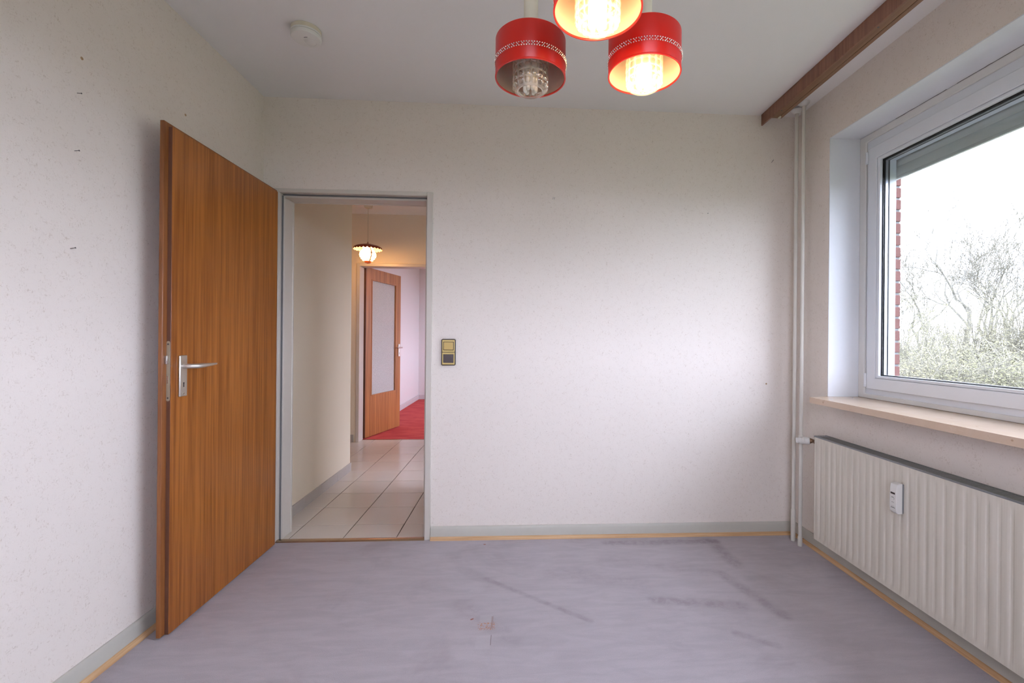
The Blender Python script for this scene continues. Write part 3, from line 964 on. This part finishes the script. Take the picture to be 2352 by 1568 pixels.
# top grille
mb = MB().box(RXF + 0.002, RXF + 0.009, RYR, RYL + 0.004, 0.6425, 0.6515)
mb.build('grille_edge', M['grille_edge'], rad, bevel=0.0015)
mb = MB()
y = RYL - 0.028
while y > RYR:
    mb.prism([(RXF + 0.009, y), (RXF + 0.009, y - 0.0045), (RXB + 0.003, y - 0.010), (RXB + 0.003, y - 0.0055)], 'z', 0.6435, 0.6510)
    y -= 0.0105
mb.box(RXF + 0.009, RXB + 0.003, RYR, RYL - 0.02, 0.636, 0.6400)
mb.box(RXB + 0.001, RXB + 0.006, RYR, RYL + 0.004, 0.6425, 0.6525)
mb.build('top_grille', M['grille'], rad)
mb = MB().box(RXF + 0.009, RXB + 0.003, RYL - 0.027, RYL + 0.004, 0.6425, 0.6515)
cap = mb.build('grille_end_cap', M['grille_edge'], rad, bevel=0.001)
mb = MB()
for k in range(4):
    mb.lathe((RXF + 0.020 + k * 0.012, RYL - 0.010, 0.6514), [(0.0042, 0), (0.0042, 0.0003), (0, 0.0003)], 12)
mb.build('cap_hole', M['black'], rad)
# thermostat valve
vb = Vector((3.048, -0.246, 0.6095))
hd = Vector((-0.80, 0.58, -0.07)).normalized()
mb = MB().lathe((3.050, -0.3095, 0.610), [(0.011, 0), (0.011, 0.022), (0.0140, 0.023), (0.0140, 0.042), (0.010, 0.043), (0.010, 0.074)], 6, (0, 1, 0))
mb.lathe(vb, [(0.0125, 0.0), (0.0125, 0.006), (0.0145, 0.007), (0.0145, 0.017)], 12, tuple(hd))
mb.build('valve_body', M['brass'], rad)
prof = [(0.0, 0.012), (0.0165, 0.012), (0.0195, 0.016), (0.0200, 0.030)]
for k in range(7):
    h0 = 0.032 + k * 0.0062
    r0 = 0.0200 - 0.0006 * k
    prof += [(r0 - 0.0013, h0), (r0, h0 + 0.0014), (r0 - 0.0001, h0 + 0.0044), (r0 - 0.0012, h0 + 0.0058)]
prof += [(0.0150, 0.0775), (0.0135, 0.0795), (0.0, 0.0800)]
MB().lathe(vb, prof, 28, tuple(hd)).build('thermostat_head', M['plastic'], rad)

# heat meter on the radiator front
met = empty('heat_meter', (3.0125, -0.860, 0.45), 'small white heat meter fixed on the radiator front', 'meter')
MB().box(3.0065, 3.0142, -0.8765, -0.8440, 0.4520, 0.5700).build('back_plate', M['grille_edge'], met)
prof = [(2.9815, 0.4555), (2.9800, 0.475), (2.9795, 0.52), (2.9815, 0.555), (2.9845, 0.5690), (2.992, 0.5725), (3.0065, 0.5735), (3.0065, 0.4490), (2.988, 0.4490)]
MB().prism(prof, 'y', -0.8775, -0.8430).build('meter_case', M['plastic'], met, bevel=0.0022)
MB().box(2.9790, 2.9800, -0.8700, -0.8495, 0.5275, 0.5345).build('display', M['brown_plastic'], met)
mb = MB()
for k in range(6):   # short illegible line of print with a swung tail
    mb.box(2.9791, 2.9799, -0.8535 - k * 0.0018, -0.8547 - k * 0.0018, 0.5135, 0.5152)
mb.tube([(2.9795, -0.8640, 0.5150), (2.9795, -0.8668, 0.5120), (2.9795, -0.8664, 0.5080), (2.9795, -0.8650, 0.5060)], 0.0005, 5)
for k in range(2):
    mb.box(2.9793, 2.9801, -0.8555 - k * 0.0065, -0.8580 - k * 0.0065, 0.4935, 0.4955)
mb.box(2.9798, 2.9806, -0.8515, -0.8685, 0.4775, 0.4782)
for k in range(11):
    mb.box(2.9799, 2.9808, -0.8500 - k * 0.0019, -0.8514 - k * 0.0019, 0.4712, 0.4738)
mb.build('printed_text', M['print'], met)

# ------------------------------------------------------------------ light switch and socket
swc = (1.0395, 1.0728)
sw = empty('light_switch', (swc[0], 0, swc[1]), 'gold and dark brown light switch above a socket beside the doorway', 'switch')
MB().prism(rounded(1.0385, 1.0728, 0.1290, 0.1955, 0.008), 'y', -0.0016, -0.0004).build('protective_plate', M['clear_plate'], sw, smooth=False)
MB().prism(rounded(swc[0], swc[1], 0.0815, 0.1520, 0.009), 'y', -0.0095, -0.0014).build('surround', M['brown_plastic'], sw, bevel=0.002)
top_c, bot_c = 1.1085, 1.0365
for zc, nm in ((top_c, 'switch_bezel'), (bot_c, 'socket_bezel')):
    mb = MB()
    o = (swc[0] - 0.0355, swc[0] + 0.0355, zc - 0.0345, zc + 0.0345)
    dz = 0.0245
    mb.frame('y', -0.0118, -0.0095, o, (swc[0] - 0.0295, swc[0] + 0.0295, zc - dz, zc + dz))
    mb.build(nm, M['gold'], sw, bevel=0.0018)
MB().box(swc[0] - 0.0292, swc[0] + 0.0292, -0.0105, -0.0095, top_c - 0.0242, top_c + 0.0242).build('rocker_gap', M['brown_plastic'], sw)
MB().box(swc[0] - 0.0265, swc[0] + 0.0265, -0.0135, -0.0103, top_c - 0.0215, top_c + 0.0220).build('rocker', M['gold_dark'], sw, bevel=0.002)
mb = MB().lathe((swc[0], -0.0120, bot_c), [(0.0225, 0.0), (0.0205, 0.0002), (0.0195, -0.0090), (0.0, -0.0090)], 32, (0, -1, 0))
O = rounded(swc[0], bot_c, 0.0590, 0.0490, 0.003, 3)
ring = []
mb2 = MB()
nseg = len(O)
vs = [(p[0], -0.0118, p[1]) for p in O]
for p in O:
    a = math.atan2(p[1] - bot_c, p[0] - swc[0])
    vs.append((swc[0] + 0.0222 * math.cos(a), -0.0120, bot_c + 0.0222 * math.sin(a)))
fs = [(k, (k + 1) % nseg, nseg + (k + 1) % nseg, nseg + k) for k in range(nseg)]
mb.add(vs, fs)
mb.build('socket_insert', M['socket'], sw)
MB().lathe((swc[0] - 0.0095, -0.0034, bot_c), [(0.0026, 0), (0.0026, 0.0004), (0, 0.0004)], 12, (0, -1, 0)).lathe((swc[0] + 0.0095, -0.0034, bot_c), [(0.0026, 0), (0.0026, 0.0004), (0, 0.0004)], 12, (0, -1, 0)).build('pin_hole', M['black'], sw)
MB().lathe((swc[0], -0.0034, bot_c), [(0.0018, 0), (0.0014, 0.001), (0, 0.001)], 10, (0, -1, 0)).build('centre_screw', M['steel'], sw)
for z0 in (0.0175, -0.0200):
    MB().box(swc[0] - 0.003, swc[0] + 0.003, -0.0105, -0.0045, bot_c + z0, bot_c + z0 + 0.0025).build('earth_clip', M['steel'], sw)

# ------------------------------------------------------------------ smoke detector
sd = empty('smoke_detector', (0.495, -0.592, H), 'round white smoke detector on the ceiling', 'smoke detector')
c = (0.495, -0.592, H)
MB().lathe(c, [(0, 0), (0.058, 0), (0.0605, 0.003), (0.0605, 0.020), (0, 0.020)], 48, (0, 0, -1)).build('mounting_base', M['cream_plastic'], sd)
MB().lathe(c, [(0, 0.0195), (0.0610, 0.0195), (0.0615, 0.0215), (0.0615, 0.0265), (0.0590, 0.0270), (0.0590, 0.0285), (0.0615, 0.0290), (0.0612, 0.0395), (0.0585, 0.0430), (0.050, 0.0440), (0, 0.0440)], 48, (0, 0, -1)).build('cover', M['plastic'], sd)
MB().lathe((0.505, -0.575, H - 0.0438), [(0.0270, 0), (0.0262, 0.0012), (0.0250, 0.0004), (0.0240, 0.0004), (0.0225, 0.0014), (0, 0.0016)], 36, (0, 0, -1)).build('test_button', M['plastic'], sd)
MB().tube([(0.492, -0.6065, H - 0.0445), (0.499, -0.6085, H - 0.0445), (0.507, -0.6085, H - 0.0445)], 0.0012, 6).build('sound_slot', M['gasket'], sd)

# ------------------------------------------------------------------ ceiling lamp with three red shades
lampc = Vector((1.581, -1.659, H))
lamp = empty('ceiling_lamp', lampc, 'ceiling lamp with three round red satin shades and crystal glass cylinders', 'lamp')
MB().lathe(lampc, [(0, 0), (0.19, 0), (0.195, 0.006), (0.195, 0.022), (0.185, 0.030), (0, 0.030)], 48, (0, 0, -1)).build('canopy', M['tube_beige'], lamp)
RIM = 1.767


def pendant(cx, cy, lit, note):
    ps = 'lit' if lit else 'unlit'
    R, HS = 0.0830, 0.0900
    rod = MB().lathe((cx, cy, RIM + HS - 0.004), [(0.017, 0), (0.017, H - 0.028 - RIM - HS + 0.004)], 24).build('lamp_tube', M['tube_beige'], lamp)
    # shade: thin shell with rolled edges, closed on top
    mb = MB()
    mb.lathe((cx, cy, RIM), [(R - 0.0008, 0.0), (R, 0.0015), (R, HS - 0.003), (R - 0.003, HS), (0.017, HS + 0.001), (0.017, HS - 0.0005), (R - 0.0035, HS - 0.0016), (R - 0.0012, HS - 0.004), (R - 0.0012, 0.0006)], 72, close=True)
    shade = mb.build('lamp_shade', M['red_satin'], lamp)
    shade['label'] = note
    MB().lathe((cx, cy, RIM), [(R - 0.0016, 0.0010), (R - 0.0016, HS - 0.0046), (R - 0.0046, HS - 0.0030), (0.0175, HS - 0.0024), (0.0175, HS - 0.0032), (R - 0.0050, HS - 0.0038), (R - 0.0024, HS - 0.0052), (R - 0.0024, 0.0010)], 72, close=True).build('shade_lining', M['lining'], shade)
    MB().lathe((cx, cy, RIM), [(R + 0.0004, -0.0012), (R + 0.0009, 0.0004), (R + 0.0004, 0.0022), (R - 0.0026, 0.0022), (R - 0.0030, 0.0004), (R - 0.0022, -0.0012)], 72, close=True).build('rim_piping', M['red_satin'], shade)
    # two staggered rows of beads
    mb = MB()
    nb = 92
    for row in range(3):
        for k in range(nb):
            if (k + row) % 2 and row == 1:
                continue
            a = 2 * PI * (k + 0.5 * (row % 2)) / nb
            z = RIM + 0.0290 + row * 0.0034
            p = Vector((cx + (R + 0.0014) * math.cos(a), cy + (R + 0.0014) * math.sin(a), z))
            r = 0.0019
            mb.add([p + Vector(q) * r for q in ((1, 0, 0), (-1, 0, 0), (0, 1, 0), (0, -1, 0), (0, 0, 1), (0, 0, -1))],
                   [(0, 2, 4), (2, 1, 4), (1, 3, 4), (3, 0, 4), (2, 0, 5), (1, 2, 5), (3, 1, 5), (0, 3, 5)])
    mb.build('bead_trim', M['bead'], shade)
    # pressed crystal cylinder with rows of pillows
    na, nr, sub = 16, 7, 6
    Rg, zt, zb = 0.0405, RIM + 0.083, RIM - 0.0295
    vs, fs, ridge = [], [], []
    rows = []
    steps = nr * sub
    for i in range(steps + 1):
        f = i / steps
        z = zt + (zb - zt) * f
        base = Rg * (0.80 + 0.20 * min(1, f / 0.12)) if f < 0.12 else Rg
        if f > 0.90:
            base = Rg * (1 - 0.16 * ((f - 0.90) / 0.10) ** 2)
        pill = abs(math.sin(PI * f * nr))
        rows.append((z, base, pill))
    for (z, b, pl) in rows:
        for k in range(na * sub):
            a = 2 * PI * k / (na * sub)
            q = abs(math.sin(a * na / 2))
            pq = (pl * q) ** 0.6
            r = b + 0.0038 * pq - 0.0006
            ridge.append(1 - pq)
            vs.append((cx + r * math.cos(a), cy + r * math.sin(a), z))
    nn = na * sub
    for i in range(steps):
        for k in range(nn):
            j = (k + 1) % nn
            fs.append((i * nn + k, i * nn + j, (i + 1) * nn + j, (i + 1) * nn + k))
    o = len(vs)
    # rolled foot ring
    for (dr, dz) in ((-0.0025, -0.0015), (-0.006, -0.0008), (-0.0075, 0.002)):
        for k in range(nn):
            a = 2 * PI * k / nn
            vs.append((cx + (rows[-1][1] + dr) * math.cos(a), cy + (rows[-1][1] + dr) * math.sin(a), zb + dz))
            ridge.append(0.9)
    for i in range(3):
        for k in range(nn):
            j = (k + 1) % nn
            fs.append(((steps + i) * nn + k, (steps + i) * nn + j, (steps + i + 1) * nn + j, (steps + i + 1) * nn + k))
    g = MB().add(vs, fs).build('crystal_glass', M['crystal'], lamp, fix=False)
    at = g.data.attributes.new('ridge', 'FLOAT', 'POINT')
    at.data.foreach_set('value', ridge)
    MB().lathe((cx, cy, RIM + HS), [(0.0, 0.0), (0.017, 0.0), (0.017, 0.030), (0.0215, 0.034), (0.0215, 0.068), (0.018, 0.074), (0.0, 0.074)], 24, (0, 0, -1)).build('lamp_holder', M['plastic'], lamp)
    mb = MB()
    zt0 = RIM + HS - 0.074
    for k in range(3):
        a = 2 * PI * k / 3 + 0.5
        for da in (-0.42, 0.42):
            x, y = cx + 0.0125 * math.cos(a + da), cy + 0.0125 * math.sin(a + da)
            mb.lathe((x, y, zt0), [(0.0050, 0.0), (0.0050, 0.042), (0.0040, 0.0460), (0.0018, 0.0478), (0, 0.0480)], 12, (0, 0, -1))
    mb.build('bulb', M['bulb_lit' if lit else 'bulb_off'], lamp)


pendant(1.4538, -1.5699, False, 'red satin shade with an unlit bulb')
pendant(1.7176, -1.6053, True, 'red satin shade with a lit bulb')
pendant(1.5729, -1.8022, True, 'red satin shade with a lit bulb, hanging ahead of the others')

# ------------------------------------------------------------------ hall pendant lamp
hc = Vector((-0.0770, 2.060, HC))
hl = empty('hall_pendant_lamp', hc, 'lit hall lamp with a scalloped red metal shade over a ribbed glass globe', 'lamp')
MB().prism([(-0.034, -0.034), (0.034, -0.034), (0.034, 0.034), (-0.034, 0.034)], 'z', 0, 0.001)
mb = MB()
a, b = 0.040, 0.030
vs = [(hc.x + sx * a, hc.y + sy * a, HC) for sx, sy in ((-1, -1), (1, -1), (1, 1), (-1, 1))] + [(hc.x + sx * b, hc.y + sy * b, HC - 0.060) for sx, sy in ((-1, -1), (1, -1), (1, 1), (-1, 1))]
mb.add(vs, [(3, 2, 1, 0), (4, 5, 6, 7), (0, 1, 5, 4), (1, 2, 6, 5), (2, 3, 7, 6), (3, 0, 4, 7)])
mb.build('canopy', M['cream_plastic'], hl, bevel=0.004)
MB().tube([(hc.x, hc.y, HC - 0.058), (hc.x, hc.y, 2.110)], 0.0035, 8).build('cord', M['tube_beige'], hl)
MB().lathe((hc.x, hc.y, 2.092), [(0.016, 0), (0.014, 0.008), (0.006, 0.028), (0.0035, 0.032)], 16).build('cord_grip', M['hall_copper'], hl)
# scalloped shade
n = 96
def rimr(k):
    return 0.1380 + 0.0050 * abs(math.sin(k * PI * 24 / n))
vs, fs = [], []
for (fr, z, sc) in ((0.10, 2.096, 0), (0.45, 2.091, 0), (0.80, 2.078, 0), (0.97, 2.064, 0), (1.0, 2.046, 1)):
    for k in range(n):
        t_ = 2 * PI * k / n
        r = 0.1390 * fr
        zz = z - (0.010 * abs(math.sin(k * PI * 24 / n)) - 0.004 if sc else 0)
        vs.append((hc.x + r * math.cos(t_), hc.y + r * math.sin(t_), zz))
for i in range(4):
    for k in range(n):
        j = (k + 1) % n
        fs.append((i * n + k, i * n + j, (i + 1) * n + j, (i + 1) * n + k))
shd = MB().add(vs, fs).build('lamp_shade', M['hall_red'], hl)
vs2 = []
for (fr, z, sc) in ((0.10, 2.0945, 0), (0.45, 2.0895, 0), (0.80, 2.0765, 0), (0.955, 2.0630, 0), (0.985, 2.046, 1)):
    for k in range(n):
        t_ = 2 * PI * k / n
        r = 0.1390 * fr
        zz = z - (0.010 * abs(math.sin(k * PI * 24 / n)) - 0.004 if sc else 0)
        vs2.append((hc.x + r * math.cos(t_), hc.y + r * math.sin(t_), zz))
MB().add(vs2, fs).build('shade_lining', M['lining'], shd)
# ribbed globe
prof = [(0.044, 2.082), (0.050, 2.070), (0.050, 2.060), (0.042, 2.052)]
for k in range(7):
    z = 2.046 - k * 0.0175
    f = math.sin(PI * (0.18 + 0.66 * (k + 0.5) / 7))
    prof += [(0.074 * f + 0.003, z), (0.074 * f + 0.0075, z - 0.008)]
prof += [(0.040, 1.926)]
vs, fs = [], []
n = 64
for (r, z) in prof:
    for k in range(n):
        t_ = 2 * PI * k / n
        rr = r * (1 + 0.02 * math.cos(16 * t_))
        vs.append((hc.x + rr * math.cos(t_), hc.y + rr * math.sin(t_), z))
for i in range(len(prof) - 1):
    for k in range(n):
        j = (k + 1) % n
        fs.append((i * n + k, i * n + j, (i + 1) * n + j, (i + 1) * n + k))


def globe_mat():
    t = NT('opal_ribbed_glass')
    tl = t.n('ShaderNodeBsdfTranslucent')
    tl.inputs['Color'].default_value = (0.95, 0.90, 0.84, 1)
    tr = t.n('ShaderNodeBsdfTransparent')
    gl = t.n('ShaderNodeBsdfGlossy')
    gl.inputs['Roughness'].default_value = 0.1
    m1 = t.n('ShaderNodeMixShader')
    m1.inputs[0].default_value = 0.45
    t.l(tl.outputs[0], m1.inputs[1])
    t.l(tr.outputs[0], m1.inputs[2])
    m2 = t.n('ShaderNodeMixShader')
    m2.inputs[0].default_value = 0.08
    t.l(m1.outputs[0], m2.inputs[1])
    t.l(gl.outputs[0], m2.inputs[2])
    t.l(m2.outputs[0], t.out.inputs['Surface'])
    return t.m


MB().add(vs, fs).build('glass_globe', globe_mat(), hl)
MB().lathe((hc.x, hc.y, 2.085), [(0.0, 0.0), (0.014, 0.0), (0.016, 0.030), (0.030, 0.065), (0.031, 0.085), (0.022, 0.105), (0.0, 0.112)], 20, (0, 0, -1)).build('bulb', M['hall_bulb'], hl)
MB().lathe((hc.x, hc.y, 1.926), [(0.031, 0), (0.031, 0.015), (0.020, 0.020), (0.008, 0.022), (0.0, 0.026)], 24, (0, 0, -1)).build('finial_cap', M['hall_orange'], hl)
for ang in (-50, 130):
    q = math.radians(ang)
    ux, uy = math.cos(q), math.sin(q)
    pts = [(0.062, 2.094), (0.060, 2.06), (0.083, 2.02), (0.084, 1.98), (0.065, 1.945), (0.040, 1.922), (0.024, 1.918)]
    MB().tube([(hc.x + ux * r, hc.y + uy * r, z) for r, z in pts], 0.0055, 8).build('strap', M['hall_copper'], hl)
    MB().lathe((hc.x + ux * 0.0865, hc.y + uy * 0.0865, 2.004), [(0.012, 0), (0.012, 0.003), (0.006, 0.004), (0.006, 0.008), (0, 0.009)], 12, (ux, uy, 0)).build('strap_rosette', M['hall_copper'], hl)

# ------------------------------------------------------------------ nails and plugs left in the walls
def nail(p, d, ln, label, grp=None, bend=None):
    p, d = Vector(p), Vector(d).normalized()
    mb = MB()
    pts = [p - d * 0.002, p + d * ln]
    if bend:
        pts.append(p + d * ln + Vector(bend))
    mb.tube(pts, 0.0011, 8)
    q = (pts[-1] - pts[-2]).normalized()
    mb.lathe(pts[-1], [(0.0, 0.0), (0.0024, 0.0), (0.0024, 0.0009), (0.0, 0.0012)], 10, tuple(q))
    o = mb.build('nail', M['nail'])
    return tag(o, label, 'nail', grp)


NG = 'nails left in the walls'
nail((0, -1.090, 1.934), (1, 0.1, -0.02), 0.012, 'short nail sticking out of the left wall, uppermost of three', NG)
nail((0, -1.097, 1.744), (1, 0.1, 0.14), 0.013, 'thin nail sticking out of the left wall, middle of three', NG)
nail((0, -1.108, 1.427), (1, 0.1, 0.22), 0.014, 'thin nail sticking out of the left wall, lowest of three', NG)
nail((2.9430, 0, 2.2230), (0.1, -1, 0.10), 0.006, 'bent dark nail in the back wall below the curtain rail', NG, bend=(0.006, -0.004, 0.010))
nail((2.5540, 0, 1.9080), (0.1, -1, -0.1), 0.006, 'small nail in the upper right part of the back wall', NG)


def picture_hook(x, z):
    r = empty('picture_hook', (x, 0, z), 'small double-pin picture hook high on the back wall', 'hook')
    for dx in (-0.0042, 0.0042):
        MB().tube([(x + dx + 0.001, 0.001, z + 0.005), (x + dx + 0.001, -0.003, z + 0.005), (x + dx - 0.001, -0.0045, z - 0.004), (x + dx - 0.0015, 0.001, z - 0.006)], 0.0010, 6).build('hook_pin', M['grille'], r)
    return r


picture_hook(1.6378, 1.9738)


def plug(p, d, label):
    o = MB().lathe(p, [(0.0052, -0.002), (0.0052, 0.0006), (0.0042, 0.0012), (0.0022, 0.0010), (0.0020, 0.0002), (0, 0.0002)], 14, d).build('wall_plug', M['plug'])
    return tag(o, label, 'wall plug', 'wall plugs left in the walls')


plug((0, -1.075, 2.055), (1, 0, 0), 'beige wall plug high in the left wall, above the nails')
plug((0, -0.606, 2.100), (1, 0, 0), 'beige wall plug in the left wall above the open door')
plug((2.9237, 0, 0.8977), (0, -1, 0), 'beige wall plug in the back wall beside the heating pipes')

# ------------------------------------------------------------------ outside: meadow, scrub, bare trees
GZ = -0.9
st(MB().box(-60, 140, -60, 140, GZ - 0.3, GZ).build('ground', M['grass'], smooth=False), 'pale spring meadow outside the window')


def along(u, depth):
    """point on the ground seen in pixel column u at the given distance"""
    r = CF + CR * ((u - CX) / FPX)
    p = CAM + r * depth
    return p.x, p.y


def grow(rng, mbs, p, d, ln, r, lev, maxlev, thick):
    nseg = 4 if lev < 3 else 3
    pts, rad = [p.copy()], [r]
    q, dd = p.copy(), d.copy()
    for k in range(nseg):
        wob = 0.16 if lev == 0 else 0.30
        dd = (dd + Vector((rng.gauss(0, wob), rng.gauss(0, wob), rng.gauss(0.03, wob * 0.6)))).normalized()
        q = q + dd * (ln / nseg)
        pts.append(q.copy())
        rad.append(r * (1 - 0.5 * (k + 1) / nseg))
    tgt = mbs[0] if lev == 0 else (mbs[1] if lev <= 2 else mbs[2])
    tgt.tube(pts, rad, 7 if lev == 0 else (5 if lev <= 2 else 3), cap=False)
    if lev >= maxlev:
        return
    kids = (rng.randint(3, 4) if lev < 2 else rng.randint(3, 5))
    for k in range(kids):
        f = rng.uniform(0.35, 1.0) if k else 1.0
        i = min(nseg, max(1, int(round(f * nseg))))
        base, br = pts[i], max(rad[i], thick)
        ang = rng.uniform(0.25, 0.85)
        side = Vector((rng.gauss(0, 1), rng.gauss(0, 1), rng.gauss(0, 0.6)))
        loc = (pts[i] - pts[i - 1]).normalized()
        side = (side - loc * side.dot(loc)).normalized()
        nd = (loc * math.cos(ang) + side * math.sin(ang) + Vector((0, 0, 0.15))).normalized()
        grow(rng, mbs, base, nd, ln * rng.uniform(0.62, 0.82), br * rng.uniform(0.6, 0.8), lev + 1, maxlev, thick)


def bare_tree(u, depth, height, seed, label, r=0.16, maxlev=5):
    x, y = along(u, depth)
    rng = random.Random(seed)
    mbs = [MB(), MB(), MB()]
    grow(rng, mbs, Vector((x, y, GZ - 0.1)), Vector((rng.uniform(-.08, .08), rng.uniform(-.08, .08), 1)), height * 0.36, r, 0, maxlev, 0.016)
    t = empty('bare_tree', (x, y, GZ), label, 'tree', 'bare trees behind the scrub')
    mbs[0].build('trunk', M['bark'], t, fix=False)
    mbs[1].build('branches', M['bark'], t, fix=False)
    o = mbs[2].build('twigs', M['twig'], t, fix=False)
    o['kind'] = 'stuff'
    return t


bare_tree(2205, 26, 11.6, 11, 'tallest bare tree with a forked crown, in the middle of the window view')
bare_tree(2110, 27, 9.8, 5, 'slender bare tree next to the brick reveal')
bare_tree(2270, 30, 11.4, 23, 'bare spreading tree right of the tallest one')
bare_tree(2345, 27, 10.2, 31, 'twiggy bare tree at the right edge of the window view')
bare_tree(2078, 32, 9.0, 42, 'low bare tree partly hidden behind the brick reveal')
bare_tree(2310, 38, 11.4, 53, 'distant bare tree between the two right-hand trees')


def bush(u, depth, rad, hgt, seed, label, mat, nl=2600):
    x, y = along(u, depth)
    rng = random.Random(seed)
    t = empty('bush', (x, y, GZ), label, 'bush', 'scrub bushes outside the window')
    stems, leaves = MB(), MB()
    for k in range(95):
        a, e = rng.uniform(0, 2 * PI), rng.uniform(0, 1) ** 0.5
        tip = Vector((x + math.cos(a) * rad * e, y + math.sin(a) * rad * e, GZ + hgt * rng.uniform(0.65, 1.08) * (1 - 0.45 * e * e)))
        b = Vector((x + math.cos(a) * rad * 0.25 * e, y + math.sin(a) * rad * 0.25 * e, GZ - 0.05))
        mid = (b + tip) / 2 + Vector((rng.gauss(0, .12), rng.gauss(0, .12), 0.1 * hgt))
        stems.tube([b, mid, tip], [0.014, 0.009, 0.004], 3, cap=False)
        for q in range(5):
            f = rng.uniform(0.35, 1)
            s0 = mid.lerp(tip, (f - 0.5) * 2) if f > 0.5 else b.lerp(mid, f * 2)
            s1 = s0 + Vector((rng.gauss(0, .28), rng.gauss(0, .28), rng.uniform(0.05, .4)))
            stems.tube([s0, s1], [0.006, 0.003], 3, cap=False)
            for w in range(nl // 200):
                c = s0.lerp(s1, rng.uniform(0.1, 1.1)) + Vector((rng.gauss(0, .07), rng.gauss(0, .07), rng.gauss(0, .07)))
                d1 = Vector((rng.gauss(0, 1), rng.gauss(0, 1), rng.gauss(0, 1))).normalized() * rng.uniform(0.016, 0.036)
                d2_ = d1.orthogonal().normalized() * rng.uniform(0.006, 0.013)
                leaves.add([c - d1, c + d2_, c + d1, c - d2_], [(0, 1, 2, 3)])
    stems.build('stems', M['twig'], t, fix=False)
    o = leaves.build('leaves', mat, t, fix=False, smooth=False)
    o['kind'] = 'stuff'
    return t


bush(2085, 13.0, 1.5, 3.33, 1, 'yellow-green bush next to the brick reveal', M['bush'])
bush(2190, 14.5, 1.7, 3.71, 2, 'yellow-green bush below the tallest tree', M['bush2'])
bush(2290, 13.5, 1.7, 4.10, 3, 'tall pale bush below the spreading tree', M['bush2'])
bush(2390, 13.0, 1.7, 4.10, 4, 'pale bush at the right edge of the window view', M['bush'])
bush(2140, 9.8, 1.1, 2.05, 5, 'low green bush in front, closer to the brick reveal', M['bush2'])
bush(2240, 9.4, 1.2, 1.94, 6, 'low green bush in front, at the middle of the pane', M['bush'])
bush(2345, 9.4, 1.2, 2.16, 7, 'low green bush in front, at the right edge of the pane', M['bush'])
bush(2130, 19.0, 1.8, 3.46, 8, 'far grey-green bush under the slender tree', M['bush'])
bush(2240, 20.0, 2.0, 3.71, 9, 'far grey-green bush under the tallest tree', M['bush2'])
bush(2350, 20.0, 2.0, 4.22, 10, 'far grey-green bush at the right behind the pale one', M['bush'])
